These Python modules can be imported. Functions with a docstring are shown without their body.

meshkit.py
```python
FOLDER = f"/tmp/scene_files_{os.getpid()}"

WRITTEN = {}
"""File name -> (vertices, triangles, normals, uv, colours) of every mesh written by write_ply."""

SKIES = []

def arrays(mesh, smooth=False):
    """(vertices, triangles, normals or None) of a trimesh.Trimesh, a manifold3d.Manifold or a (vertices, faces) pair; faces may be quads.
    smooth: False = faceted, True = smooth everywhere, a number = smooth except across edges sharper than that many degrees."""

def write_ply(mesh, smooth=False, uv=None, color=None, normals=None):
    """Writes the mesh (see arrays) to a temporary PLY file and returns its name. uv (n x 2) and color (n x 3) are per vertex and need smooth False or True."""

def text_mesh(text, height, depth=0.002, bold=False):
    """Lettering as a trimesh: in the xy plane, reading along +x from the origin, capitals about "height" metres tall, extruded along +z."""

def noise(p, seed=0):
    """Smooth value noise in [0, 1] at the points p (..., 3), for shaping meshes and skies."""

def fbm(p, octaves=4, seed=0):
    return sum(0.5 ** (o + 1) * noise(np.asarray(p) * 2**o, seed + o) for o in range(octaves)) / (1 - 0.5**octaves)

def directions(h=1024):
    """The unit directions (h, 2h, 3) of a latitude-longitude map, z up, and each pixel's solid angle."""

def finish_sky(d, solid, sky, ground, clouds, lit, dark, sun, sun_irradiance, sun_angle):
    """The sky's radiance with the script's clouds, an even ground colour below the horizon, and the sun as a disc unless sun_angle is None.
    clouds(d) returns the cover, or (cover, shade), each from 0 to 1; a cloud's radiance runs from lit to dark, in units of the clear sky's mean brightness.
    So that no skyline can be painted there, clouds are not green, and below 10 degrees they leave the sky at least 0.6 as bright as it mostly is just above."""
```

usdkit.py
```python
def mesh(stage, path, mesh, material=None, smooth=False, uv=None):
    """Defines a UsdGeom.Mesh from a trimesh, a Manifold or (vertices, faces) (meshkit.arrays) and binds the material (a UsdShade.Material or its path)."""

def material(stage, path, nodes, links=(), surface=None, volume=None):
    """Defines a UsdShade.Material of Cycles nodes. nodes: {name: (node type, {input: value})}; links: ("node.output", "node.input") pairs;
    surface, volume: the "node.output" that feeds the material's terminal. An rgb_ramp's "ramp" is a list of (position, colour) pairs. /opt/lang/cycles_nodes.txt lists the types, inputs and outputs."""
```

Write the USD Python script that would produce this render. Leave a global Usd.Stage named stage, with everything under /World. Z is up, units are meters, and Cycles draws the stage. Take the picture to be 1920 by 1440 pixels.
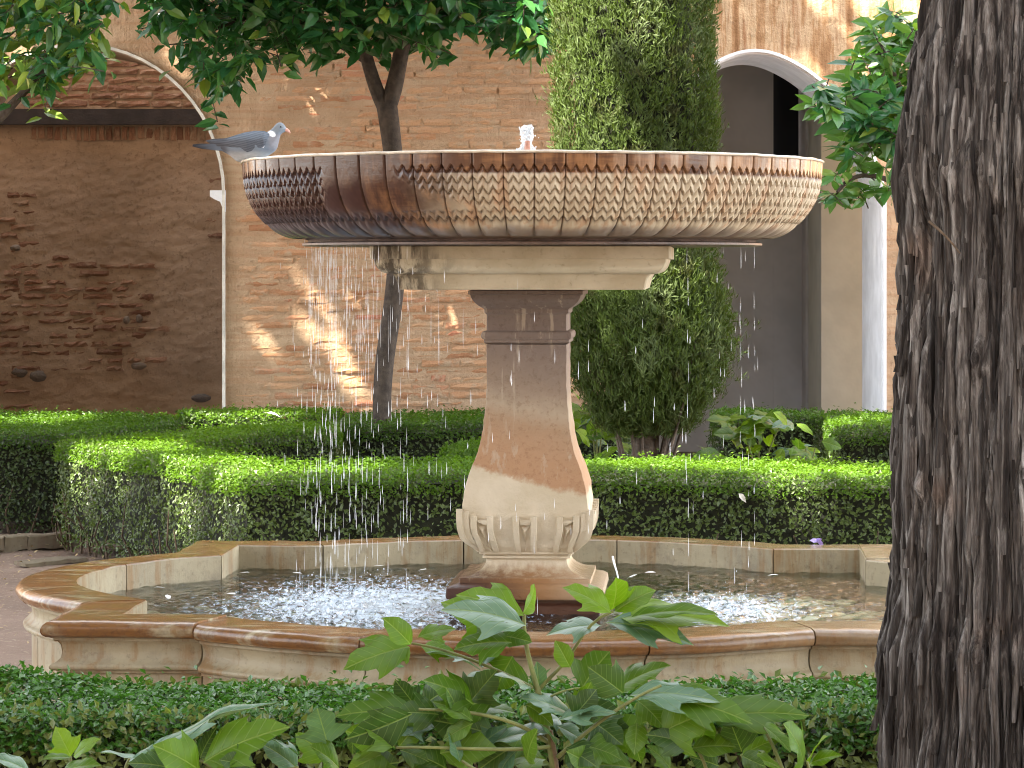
import math, random
import numpy as np, trimesh, manifold3d as m3, shapely
from shapely.geometry import Polygon, LineString, Point
import usdkit, meshkit
from pxr import Usd, UsdGeom, UsdLux, UsdShade, Sdf, Gf, Vt

stage = Usd.Stage.CreateInMemory()
UsdGeom.SetStageUpAxis(stage, UsdGeom.Tokens.z)
UsdGeom.SetStageMetersPerUnit(stage, 1.0)
UsdGeom.Xform.Define(stage, '/World')
UsdGeom.Scope.Define(stage, '/World/Looks')

# ------------------------------------------------------------------ camera, sky, sun, exposure
F, CX, CY, CZ, YH = 5184.0, -0.068, -11.0, 1.7, 500.0      # focal length and horizon in pixels of the 1920 px wide photograph
EXPOSURE = 3.15
cam = UsdGeom.Camera.Define(stage, '/World/camera')
cam.CreateFocalLengthAttr(50.0)
cam.CreateHorizontalApertureAttr(50.0 * 1920 / F)
cam.CreateVerticalApertureAttr(50.0 * 1440 / F)
cam.CreateVerticalApertureOffsetAttr(-50.0 * 220 / F)
cam.CreateClippingRangeAttr(Gf.Vec2f(0.05, 2000))
cam.CreateExposureAttr(EXPOSURE)
cam.AddTranslateOp().Set(Gf.Vec3d(CX, CY, CZ))
cam.AddRotateXOp().Set(90.0)

SUN = np.array([-0.54, -0.40, 0.76]); SUN /= np.linalg.norm(SUN)
el, rot = math.asin(SUN[2]), math.atan2(SUN[0], SUN[1])
usdkit.material(stage, '/World/Looks/sky_light', {
    's': ('sky_texture', dict(sky_type='single_scattering', sun_disc=False, sun_elevation=el, sun_rotation=rot, altitude=700.0, air_density=1.0, aerosol_density=2.0)),
    'g': ('texture_coordinate', dict()), 'n': ('noise_texture', dict(scale=2.2, detail=6.0, roughness=0.55)),
    'f': ('map_range', dict(from_min=0.32, from_max=0.62, to_min=0.35, to_max=0.85, range_type='smoothstep', clamp=True)),
    'c': ('mix', dict(color2=(4.2, 4.15, 4.1))),
    'b': ('background_shader', dict(strength=0.15))}, [('g.generated', 'n.vector'), ('n.fac', 'f.value'), ('f.result', 'c.fac'), ('s.color', 'c.color1'), ('c.color', 'b.color')], surface='b.background')
dome = UsdLux.DomeLight.Define(stage, '/World/sky')
UsdShade.MaterialBindingAPI.Apply(dome.GetPrim()).Bind(UsdShade.Material.Get(stage, '/World/Looks/sky_light'))
sun = UsdLux.DistantLight.Define(stage, '/World/sun')
sun.CreateIntensityAttr(1.1); sun.CreateAngleAttr(0.53); sun.CreateNormalizeAttr(True); sun.CreateColorAttr(Gf.Vec3f(1.0, 0.92, 0.78))
zax = SUN; xax = np.cross([0, 0, 1], zax); xax /= np.linalg.norm(xax); yax = np.cross(zax, xax)
mt = Gf.Matrix4d(*[float(v) for v in (*xax, 0, *yax, 0, *zax, 0, 0, 0, 10, 1)])
UsdGeom.Xformable(sun).AddTransformOp().Set(mt)

# ------------------------------------------------------------------ helpers
def at(px, py, d):
    return np.array([CX + (px - 960) / F * d, CY + d, CZ - (py - YH) / F * d])
def on_level(px, py, z):
    return at(px, py, (CZ - z) * F / (py - YH))

used = {}
def fresh(parent, name):
    k = (parent, name); n = used.get(k, 0); used[k] = n + 1
    return f'{parent}/{name}' if n == 0 else f'{parent}/{name}_{n:03d}'
def tag(prim, label=None, cat=None, group=None, kind=None):
    for k, v in (('label', label), ('category', cat), ('group', group), ('kind', kind)):
        if v: prim.SetCustomDataByKey(k, v)
    return prim
class Thing:
    """an Xform at the thing's base; parts given in world coordinates are stored relative to it"""
    def __init__(s, name, base, label, cat, group=None, kind=None):
        s.path = fresh('/World', name); s.o = np.array(base, float)
        x = UsdGeom.Xform.Define(stage, s.path); x.AddTranslateOp().Set(Gf.Vec3d(*map(float, s.o)))
        s.prim = tag(x.GetPrim(), label, cat, group, kind)
    def part(s, name, mesh, mat, smooth=False, parent=None, label=None, kind=None, uv=None, col=None):
        p = fresh(parent or s.path, name)
        put(p, mesh, mat, smooth, s.o, uv, col); tag(stage.GetPrimAtPath(p), label, None, None, kind)
        return p
def put(path, mesh, mat, smooth, origin=(0, 0, 0), uv=None, col=None):
    if hasattr(mesh, 'to_mesh'):
        t = mesh.to_mesh(); mesh = (np.array(t.vert_properties[:, :3]), np.array(t.tri_verts))
    elif isinstance(mesh, trimesh.Trimesh):
        mesh = (np.array(mesh.vertices), np.array(mesh.faces))
    v, f = np.asarray(mesh[0], float), tri(mesh[1])
    ids = np.unique(f)
    if len(ids) < len(v):
        back_ = np.zeros(len(v), int); back_[ids] = np.arange(len(ids)); v, f = v[ids], back_[f]
        uv = None if uv is None else np.asarray(uv)[ids]; col = None if col is None else np.asarray(col)[ids]
    if col is not None and smooth not in (False, True):
        from scipy.spatial import cKDTree
        v2, f2, _ = meshkit.arrays((v, f), smooth); col = np.asarray(col)[cKDTree(v).query(v2)[1]]; v, f, smooth = v2, f2, True
    m = usdkit.mesh(stage, path, (np.asarray(v) - np.asarray(origin), f), M[mat] if mat else None, smooth, uv)
    if col is not None:
        UsdGeom.PrimvarsAPI(m).CreatePrimvar('col', Sdf.ValueTypeNames.Color3fArray, 'vertex').Set(Vt.Vec3fArray.FromNumpy(np.asarray(col, np.float32)))
    return m
def solo(name, mesh, mat, label=None, cat=None, smooth=False, group=None, kind=None):
    p = fresh('/World', name); put(p, mesh, mat, smooth); return tag(stage.GetPrimAtPath(p), label, cat, group, kind)

def tri(f):
    f = np.asarray(f, int)
    return f if f.shape[1] == 3 else np.vstack([f[:, [0, 1, 2]], f[:, [0, 2, 3]]])
def join(parts):
    V, Fc, n = [], [], 0
    for v, f in parts:
        V.append(np.asarray(v)); Fc.append(tri(f) + n); n += len(v)
    return np.vstack(V), np.vstack(Fc)
def grid(P, close_u=False):
    """P (nu, nv, 3) -> mesh; normal is du x dv"""
    nu, nv = P.shape[:2]; idx = np.arange(nu * nv).reshape(nu, nv)
    a = idx if close_u else idx[:-1]; b = np.roll(idx, -1, 0) if close_u else idx[1:]
    q = np.stack([a[:, :-1], b[:, :-1], b[:, 1:], a[:, 1:]], -1).reshape(-1, 4)
    return P.reshape(-1, 3), tri(q)
def tube(pts, radii, n=8, cap=True):
    pts = np.asarray(pts, float); radii = np.broadcast_to(np.asarray(radii, float), len(pts))
    t = np.gradient(pts, axis=0); t /= np.linalg.norm(t, axis=1, keepdims=True) + 1e-12
    ref = np.array([0.0, 1.0, 0.0]) if abs(t[:, 1]).mean() < 0.8 else np.array([1.0, 0, 0])
    a = np.cross(t, ref); a /= np.linalg.norm(a, axis=1, keepdims=True) + 1e-12; b = np.cross(t, a)
    th = np.arange(n) / n * 2 * np.pi
    P = pts[None] + radii[None, :, None] * (np.cos(th)[:, None, None] * a[None] + np.sin(th)[:, None, None] * b[None])
    v, f = grid(P, True); f = f[:, ::-1]
    if cap:
        k = len(v); v = np.vstack([v, pts[:1], pts[-1:]]); m = len(pts); i = np.arange(n) * m; j = np.roll(i, -1)
        f = np.vstack([f, np.stack([i, j, np.full(n, k)], 1), np.stack([j + m - 1, i + m - 1, np.full(n, k + 1)], 1)])
    return v, f
def spline(pts, n):
    from scipy.interpolate import CubicSpline
    pts = np.asarray(pts, float); s = np.r_[0, np.cumsum(np.linalg.norm(np.diff(pts, axis=0), axis=1))]
    return CubicSpline(s, pts)(np.linspace(0, s[-1], n))
def box(c, s):
    b = trimesh.creation.box(s); b.apply_translation(c); return np.array(b.vertices), np.array(b.faces)
def unit(v): return v / (np.linalg.norm(v, axis=-1, keepdims=True) + 1e-12)
def fbm(p, o=4, seed=0): return meshkit.fbm(np.asarray(p, float), o, seed)
def smooth01(x, a, b):
    t = np.clip((np.asarray(x, float) - a) / (b - a), 0, 1); return t * t * (3 - 2 * t)

# ------------------------------------------------------------------ materials: a small graph builder
M = {}
class G:
    def __init__(s): s.n, s.l, s.k = {}, [], 0
    def node(s, kind, out, **inp):
        name = f'n{s.k}'; s.k += 1; vals = {}
        for k, v in inp.items():
            if isinstance(v, str) and v.startswith('@'): s.l.append((v[1:], f'{name}.{k}'))
            else: vals[k] = v
        s.n[name] = (kind, vals); return f'@{name}.{out}'
    def pos(s): return s.node('geometry', 'position')
    def island(s):
        a = s.node('geometry', 'random_per_island'); b = s.node('object_info', 'random')
        return s.math('fraction', s.math('add', a, b))
    def scale(s, v, sc): return s.node('mapping', 'vector', vector=v, scale=sc)
    def noise(s, v, sc, detail=4.0, rough=0.55, dist=0.0): return s.node('noise_texture', 'fac', vector=v, scale=sc, detail=detail, roughness=rough, distortion=dist)
    def ramp(s, f, stops): return s.node('rgb_ramp', 'color', fac=f, ramp=stops)
    def mix(s, f, a, b, t='mix'): return s.node('mix', 'color', fac=f, color1=a, color2=b, mix_type=t)
    def math(s, op, a, b=0.0, c=0.0, clamp=False): return s.node('math', 'value', math_type=op, value1=a, value2=b, value3=c, use_clamp=clamp)
    def range(s, v, a, b, lo=0.0, hi=1.0): return s.node('map_range', 'result', value=v, from_min=a, from_max=b, to_min=lo, to_max=hi, range_type='smoothstep', clamp=True)
    def xyz(s, v):
        n = f'n{s.k}'; s.k += 1; s.n[n] = ('separate_xyz', {}); s.l.append((v[1:], f'{n}.vector')); return f'@{n}.x', f'@{n}.y', f'@{n}.z'
    def bump(s, h, strength=0.5, dist=0.01): return s.node('bump', 'normal', height=h, strength=strength, distance=dist)
    def done(s, name, surf=None, vol=None):
        M[name] = usdkit.material(stage, f'/World/Looks/{name}', s.n, s.l, surface=surf[1:] if surf else None, volume=vol[1:] if vol else None)

def leaf_material(name, stops, rough=0.4, trans=0.3, spec=0.5, tcol=None, under=None):
    g = G(); r = g.island()
    c = g.ramp(r, stops)
    big = g.noise(g.pos(), 2.2, 3)
    c = g.mix(g.range(big, 0.35, 0.7, 0.0, 0.45), c, g.mix(1.0, c, (0.55, 0.62, 0.5), 'multiply'))
    p = g.node('principled_bsdf', 'BSDF', base_color=c, roughness=rough, specular_ior_level=spec)
    tc = g.mix(1.0, c, tcol or (1.5, 1.5, 0.6), 'multiply')
    t = g.node('translucent_bsdf', 'BSDF', color=tc)
    g.done(name, g.node('mix_closure', 'closure', fac=trans, closure1=p, closure2=t))

leaf_material('lit_box_leaf', [(0, (0.055, 0.120, 0.008)), (0.5, (0.105, 0.205, 0.012)), (0.85, (0.150, 0.250, 0.016)), (1, (0.22, 0.28, 0.03))], 0.42, 0.40, 0.35)  # hedge tops: sky light painted in as a brighter leaf colour
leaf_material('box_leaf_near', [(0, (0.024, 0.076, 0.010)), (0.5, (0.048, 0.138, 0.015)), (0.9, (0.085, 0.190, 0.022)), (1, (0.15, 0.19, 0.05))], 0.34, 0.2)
leaf_material('shaded_old_box_leaf', [(0, (0.032, 0.056, 0.012)), (0.5, (0.066, 0.106, 0.020)), (0.85, (0.115, 0.150, 0.032)), (1, (0.21, 0.19, 0.065))], 0.42, 0.2)  # old side leaves, coloured darker so the hedge fronts look shaded
leaf_material('orange_leaf', [(0, (0.018, 0.085, 0.030)), (0.5, (0.036, 0.135, 0.042)), (0.85, (0.075, 0.190, 0.040)), (1, (0.19, 0.27, 0.04))], 0.30, 0.28, 0.5)
g = G(); r = g.island(); p = g.pos()
c = g.ramp(r, [(0, (0.030, 0.044, 0.014)), (0.45, (0.056, 0.088, 0.016)), (0.8, (0.115, 0.170, 0.026)), (1, (0.20, 0.19, 0.06))])
nA = g.noise(p, 3.2, 4, 0.6); nB = g.noise(g.math('add', nA, 0.0) if False else p, 5.5, 3, 0.6)
c = g.mix(g.range(nA, 0.50, 0.66, 0, 0.75), c, g.mix(0.6, c, (0.17, 0.21, 0.115)))
c = g.mix(g.range(nB, 0.54, 0.68, 0, 0.7), c, g.mix(0.65, c, (0.075, 0.058, 0.036)))
pp = g.node('principled_bsdf', 'BSDF', base_color=c, roughness=0.6, specular_ior_level=0.3); tt_ = g.node('translucent_bsdf', 'BSDF', color=g.mix(1.0, c, (1.5, 1.6, 0.5), 'multiply'))
g.done('cypress_leaf', g.node('mix_closure', 'closure', fac=0.25, closure1=pp, closure2=tt_))
leaf_material('shade_leaf', [(0, (0.03, 0.07, 0.02)), (1, (0.06, 0.12, 0.03))], 0.5, 0.05)

def peony_material(name, a, b, rough, trans):
    g = G(); r = g.island(); u, v, _ = g.xyz(g.node('uvmap', 'UV', attribute='st'))
    c = g.mix(r, a, b)
    c = g.mix(g.range(g.noise(g.pos(), 26, 3), 0.35, 0.7, 0, 0.5), c, g.mix(1.0, c, (0.7, 0.75, 0.6), 'multiply'))
    av = g.math('absolute', v)
    rib = g.range(av, 0.006, 0.016, 1.0, 0.0)
    k = g.math('fraction', g.math('multiply', g.math('subtract', u, g.math('multiply', av, 0.9)), 7.0))
    side = g.math('multiply', g.range(g.math('absolute', g.math('subtract', k, 0.5)), 0.03, 0.08, 1.0, 0.0), 0.45)
    vein = g.math('maximum', rib, side)
    c = g.mix(g.math('multiply', vein, 0.45), c, (0.20, 0.27, 0.09))
    n = g.bump(g.math('multiply', vein, -1.0), 0.5, 0.003)
    p = g.node('principled_bsdf', 'BSDF', base_color=c, roughness=rough, specular_ior_level=0.32, normal=n)
    t = g.node('translucent_bsdf', 'BSDF', color=g.mix(1.0, c, (1.6, 1.7, 0.4), 'multiply'))
    g.done(name, g.node('mix_closure', 'closure', fac=trans, closure1=p, closure2=t))
peony_material('peony_green', (0.046, 0.104, 0.005), (0.080, 0.155, 0.008), 0.42, 0.32)
peony_material('peony_grey', (0.060, 0.125, 0.070), (0.095, 0.165, 0.105), 0.36, 0.15)
peony_material('peony_dark', (0.020, 0.050, 0.008), (0.036, 0.080, 0.012), 0.42, 0.25)
peony_material('peony_bright', (0.080, 0.160, 0.006), (0.125, 0.215, 0.010), 0.42, 0.42)

def plain(name, col, rough=0.6, var=0.25, scale=8.0, bump=0.3, spec=0.4, dist=0.01):
    g = G(); p = g.pos(); n = g.noise(p, scale, 6)
    c = g.mix(g.range(n, 0.3, 0.7), tuple(x * (1 - var) for x in col), tuple(x * (1 + var) for x in col))
    g.done(name, g.node('principled_bsdf', 'BSDF', base_color=c, roughness=rough, specular_ior_level=spec, normal=g.bump(g.noise(p, scale * 6, 6), bump, dist)))
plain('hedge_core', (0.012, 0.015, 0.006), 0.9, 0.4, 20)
plain('twig', (0.085, 0.060, 0.038), 0.85, 0.35, 30)
plain('orange_bark', (0.055, 0.042, 0.032), 0.85, 0.4, 18, 0.6)
plain('cypress_bark', (0.125, 0.098, 0.076), 0.9, 0.4, 14, 0.7)
plain('peony_stem', (0.13, 0.15, 0.045), 0.55, 0.3, 20)
plain('peony_wood', (0.16, 0.11, 0.065), 0.8, 0.3, 30)
plain('white_plaster', (0.74, 0.75, 0.78), 0.8, 0.09, 5, 0.4)
plain('old_white', (0.60, 0.575, 0.52), 0.85, 0.22, 7, 0.5)
plain('corridor_plaster', (0.47, 0.46, 0.45), 0.85, 0.13, 2.0, 0.3)
plain('pale_plaster', (0.52, 0.515, 0.44), 0.85, 0.12, 2.2, 0.3)
plain('dark_wood', (0.022, 0.018, 0.018), 0.75, 0.3, 9)
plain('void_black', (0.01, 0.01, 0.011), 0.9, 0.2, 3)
plain('dry_leaf', (0.36, 0.27, 0.14), 0.7, 0.35, 18)
plain('purple_petal', (0.46, 0.38, 0.74), 0.6, 0.2, 60)
plain('copper', (0.45, 0.20, 0.13), 0.35, 0.25, 60, 0.2, 0.6)
plain('bird_pink', (0.62, 0.30, 0.22), 0.4, 0.15, 80, 0.1)
plain('bird_black', (0.01, 0.01, 0.012), 0.1, 0.1, 80, 0.0, 0.8)
plain('pale_fleck', (0.66, 0.66, 0.60), 0.5, 0.12, 60)

# ground
g = G(); p = g.pos(); n1 = g.noise(p, 1.4, 6); n2 = g.noise(p, 34, 6, 0.7); n3 = g.noise(p, 120, 4, 0.7)
c = g.ramp(n1, [(0.3, (0.16, 0.105, 0.075)), (0.55, (0.235, 0.16, 0.115)), (0.75, (0.27, 0.20, 0.15))])
c = g.mix(g.range(n2, 0.56, 0.66), c, (0.34, 0.27, 0.19)); c = g.mix(g.range(n3, 0.60, 0.68), c, (0.06, 0.045, 0.035))
g.done('dirt', g.node('principled_bsdf', 'BSDF', base_color=c, roughness=0.9, normal=g.bump(g.math('add', n2, n3), 0.7, 0.02)))

# brick, mortar, tapial
def brick_material(name, stops, dirt, sc=9.0):
    g = G(); p = g.pos(); r = g.node('object_info', 'random'); ri = g.island()
    c = g.ramp(ri, stops)
    n = g.noise(p, sc, 7, 0.65); n2 = g.noise(p, 70, 5, 0.7)
    c = g.mix(g.range(n, 0.46, 0.66), c, dirt)
    c = g.mix(g.range(n2, 0.52, 0.72, 0, 0.55), c, g.mix(1.0, c, (0.5, 0.45, 0.42), 'multiply'))
    g.done(name, g.node('principled_bsdf', 'BSDF', base_color=c, roughness=0.9, specular_ior_level=0.2, normal=g.bump(g.math('add', n, g.math('multiply', n2, 0.5)), 0.7, 0.02)))
brick_material('brick', [(0, (0.34, 0.165, 0.085)), (0.4, (0.44, 0.235, 0.125)), (0.8, (0.50, 0.30, 0.17)), (1, (0.42, 0.17, 0.10))], (0.40, 0.29, 0.19))
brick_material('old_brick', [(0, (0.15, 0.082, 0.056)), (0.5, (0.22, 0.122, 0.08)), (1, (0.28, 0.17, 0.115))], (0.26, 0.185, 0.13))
brick_material('field_stone', [(0, (0.10, 0.09, 0.085)), (1, (0.19, 0.16, 0.13))], (0.16, 0.13, 0.10), 14)

g = G(); p = g.pos(); x, y, z = g.xyz(p)
n = g.noise(p, 1.6, 6, 0.6); n2 = g.noise(p, 22, 7, 0.7); st = g.noise(g.scale(p, (14.0, 14.0, 1.3)), 1.0, 6, 0.6)
co = g.noise(g.scale(p, (1.5, 1.5, 30.0)), 1.0, 4, 0.6)
base = g.ramp(n, [(0.3, (0.36, 0.235, 0.14)), (0.5, (0.46, 0.315, 0.20)), (0.7, (0.50, 0.37, 0.245))])
base = g.mix(g.range(co, 0.45, 0.62, 0, 0.5), base, (0.40, 0.225, 0.125))
up = g.math('multiply', g.range(z, 2.6, 3.3), g.range(x, 1.0, 1.5))
base = g.mix(up, base, g.ramp(st, [(0.34, (0.27, 0.14, 0.065)), (0.47, (0.42, 0.25, 0.13)), (0.56, (0.55, 0.40, 0.25)), (0.70, (0.33, 0.17, 0.085))]))
base = g.mix(g.range(n2, 0.56, 0.72, 0, 0.6), base, (0.20, 0.125, 0.075))
g.done('wall_mortar', g.node('principled_bsdf', 'BSDF', base_color=base, roughness=0.92, specular_ior_level=0.2, normal=g.bump(g.math('add', n2, st), 0.8, 0.03)))

g = G(); p = g.pos(); x, y, z = g.xyz(p)
n = g.noise(p, 1.3, 6, 0.6); n2 = g.noise(p, 26, 7, 0.7)
c = g.ramp(n, [(0.3, (0.22, 0.165, 0.118)), (0.5, (0.30, 0.225, 0.163)), (0.7, (0.36, 0.28, 0.205))])
c = g.mix(g.range(n2, 0.52, 0.7, 0, 0.6), c, (0.12, 0.08, 0.055))
c = g.mix(g.range(z, 1.0, 0.45), c, g.mix(0.5, c, (0.36, 0.25, 0.15)))
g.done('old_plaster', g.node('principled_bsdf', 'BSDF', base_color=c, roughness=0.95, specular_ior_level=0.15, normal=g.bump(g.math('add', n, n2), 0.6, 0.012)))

# bark
g = G(); p = g.pos(); sp = g.scale(p, (52.0, 52.0, 2.0)); n = g.noise(sp, 1.0, 8, 0.65, 0.4); n2 = g.noise(g.scale(p, (150.0, 150.0, 14.0)), 1.0, 5, 0.7); n3 = g.noise(p, 3.2, 4); ri = g.island()
c = g.ramp(n, [(0.32, (0.014, 0.011, 0.010)), (0.44, (0.048, 0.042, 0.038)), (0.54, (0.135, 0.127, 0.118)), (0.70, (0.29, 0.282, 0.27))])
c = g.mix(g.range(n2, 0.42, 0.62, 0.0, 0.6), c, g.mix(1.0, c, (0.35, 0.33, 0.32), 'multiply'))
c = g.mix(g.range(n3, 0.55, 0.72, 0, 0.55), c, g.mix(1.0, c, (1.15, 0.85, 0.68), 'multiply'))
c = g.mix(1.0, c, g.ramp(ri, [(0, (0.35, 0.33, 0.32)), (0.6, (1.0, 0.98, 0.96)), (1, (1.8, 1.80, 1.78))]), 'multiply')
g.done('bark', g.node('principled_bsdf', 'BSDF', base_color=c, roughness=0.88, specular_ior_level=0.25, normal=g.bump(g.math('add', n, n2), 0.9, 0.012)))

# stone of the basin
def stone(name, cream, brown, dark, bias=0.0, wet_top=True, rough=0.6):
    g = G(); p = g.pos(); x, y, z = g.xyz(p)
    _, _, nz = g.xyz(g.node('geometry', 'true_normal'))
    n = g.noise(p, 3.0, 6, 0.6); n2 = g.noise(p, 38, 6, 0.7); dr = g.noise(g.scale(p, (22.0, 22.0, 2.0)), 1.0, 6, 0.65)
    c = g.mix(g.range(n, 0.35, 0.65), cream, tuple(0.78 * v for v in cream))
    rust = g.range(g.math('add', dr, g.math('multiply', n, 0.6)), 0.78 - bias, 1.02 - bias)
    c = g.mix(g.math('multiply', rust, 0.8), c, brown)
    top = g.node('attribute', 'fac', attribute='col') if wet_top else 0.0
    if wet_top:
        wt = g.math('multiply', top, g.range(g.noise(g.scale(p, (5.0, 16.0, 5.0)), 1.0, 5, 0.6), 0.30, 0.50))
        wt = g.math('multiply', wt, g.range(x, 1.5, 0.3, 0.45, 1.0))
        c = g.mix(wt, c, g.mix(g.range(n2, 0.4, 0.65), g.mix(1.0, brown, (0.66, 0.50, 0.38), 'multiply'), dark))
    c = g.mix(g.range(n2, 0.52, 0.70, 0, 0.5), c, g.mix(1.0, c, (0.45, 0.38, 0.3), 'multiply'))
    c = g.mix(g.range(g.noise(p, 7.5, 6, 0.7), 0.50, 0.68, 0, 0.55), c, g.mix(0.6, c, (0.13, 0.105, 0.08)))
    rg = g.math('subtract', rough, g.math('multiply', top, rough - 0.12)) if wet_top else rough
    g.done(name, g.node('principled_bsdf', 'BSDF', base_color=c, roughness=rg, specular_ior_level=0.5, normal=g.bump(g.math('add', n2, dr), 0.35, 0.006)))
stone('basin_stone', (0.34, 0.29, 0.185), (0.23, 0.135, 0.052), (0.13, 0.060, 0.022), 0.02)
stone('slab_stone', (0.50, 0.46, 0.35), (0.30, 0.22, 0.12), (0.10, 0.08, 0.05), -0.08, False, 0.7)
stone('kerb_stone', (0.17, 0.14, 0.09), (0.13, 0.09, 0.06), (0.10, 0.07, 0.05), 0.05, False, 0.9)

g = G(); p = g.pos(); x, y, z = g.xyz(p)          # slab under the bowl, with dark algae on its left
n = g.noise(p, 5.0, 6, 0.6); n2 = g.noise(p, 40, 6, 0.7); dr = g.noise(g.scale(p, (20.0, 20.0, 3.0)), 1.0, 6, 0.65)
c = g.mix(g.range(n, 0.35, 0.65), (0.56, 0.50, 0.37), (0.45, 0.39, 0.27))
c = g.mix(g.math('multiply', g.range(g.math('add', x, g.math('multiply', n, 0.5)), 0.0, -0.22), g.range(dr, 0.36, 0.56)), c, (0.07, 0.055, 0.035))
c = g.mix(g.range(n2, 0.57, 0.72, 0, 0.4), c, (0.22, 0.17, 0.10))
g.done('capital_slab', g.node('principled_bsdf', 'BSDF', base_color=c, roughness=0.65, normal=g.bump(g.math('add', n2, dr), 0.35, 0.006)))

g = G(); p = g.pos(); x, y, z = g.xyz(p)          # pedestal: brown crust, darker towards the top, that ends above a bare cream belly
n = g.noise(p, 4.0, 6, 0.6); n2 = g.noise(p, 48, 6, 0.75); n3 = g.noise(p, 13, 6, 0.7); dr = g.noise(g.scale(p, (26.0, 26.0, 2.4)), 1.0, 6, 0.65)
hgt = g.math('add', z, g.math('add', g.math('multiply', g.math('subtract', n, 0.5), 0.10), g.math('add', g.math('multiply', x, 0.22), g.math('multiply', g.math('subtract', n3, 0.5), 0.09))))
cream = g.mix(g.range(n, 0.35, 0.65), (0.60, 0.52, 0.39), (0.50, 0.42, 0.29))
crust = g.ramp(g.range(hgt, 0.86, 1.50), [(0.0, (0.38, 0.215, 0.110)), (0.25, (0.34, 0.220, 0.128)), (0.42, (0.37, 0.29, 0.20)), (0.62, (0.25, 0.185, 0.13)), (1.0, (0.165, 0.125, 0.105))])
crust = g.mix(g.range(n2, 0.50, 0.66, 0, 0.5), crust, g.mix(1.0, crust, (0.62, 0.52, 0.42), 'multiply'))
crust = g.mix(g.range(dr, 0.56, 0.68, 0, 0.5), crust, (0.47, 0.40, 0.30))
c = g.mix(g.range(hgt, 0.855, 0.885), cream, crust)
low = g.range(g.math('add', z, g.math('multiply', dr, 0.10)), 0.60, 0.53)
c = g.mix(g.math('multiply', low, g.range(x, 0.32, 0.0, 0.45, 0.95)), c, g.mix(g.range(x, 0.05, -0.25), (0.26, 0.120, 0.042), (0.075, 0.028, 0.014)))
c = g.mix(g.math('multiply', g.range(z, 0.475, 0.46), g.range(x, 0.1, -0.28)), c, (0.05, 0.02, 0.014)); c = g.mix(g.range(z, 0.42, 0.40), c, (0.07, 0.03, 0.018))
edge = g.range(g.math('add', g.math('absolute', x), 0.0), 0.0, 1.0)
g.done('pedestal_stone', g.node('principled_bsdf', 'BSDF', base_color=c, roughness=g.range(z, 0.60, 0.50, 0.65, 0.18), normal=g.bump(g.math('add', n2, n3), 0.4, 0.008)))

g = G(); p = g.pos(); x, y, z = g.xyz(p)          # bowl: wet rust along the top and left, bare scales to the right
n = g.noise(p, 5.0, 6, 0.6); n2 = g.noise(p, 45, 6, 0.7); dr = g.noise(g.scale(p, (16.0, 16.0, 1.6)), 1.0, 6, 0.6); hz = g.noise(g.scale(p, (5.0, 5.0, 40.0)), 1.0, 5, 0.65)
left = g.range(g.math('add', x, g.math('multiply', g.math('subtract', n, 0.5), 0.5)), 0.0, -0.5)
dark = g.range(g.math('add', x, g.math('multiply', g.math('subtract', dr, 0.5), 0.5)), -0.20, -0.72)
right = g.range(g.math('add', x, g.math('multiply', g.math('subtract', dr, 0.5), 1.5)), 0.3, 0.95)
bare = g.mix(g.range(n, 0.35, 0.65), (0.53, 0.45, 0.32), (0.44, 0.355, 0.24))
bare = g.mix(g.range(dr, 0.5, 0.62, 0, 0.6), bare, (0.40, 0.22, 0.11))
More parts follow.
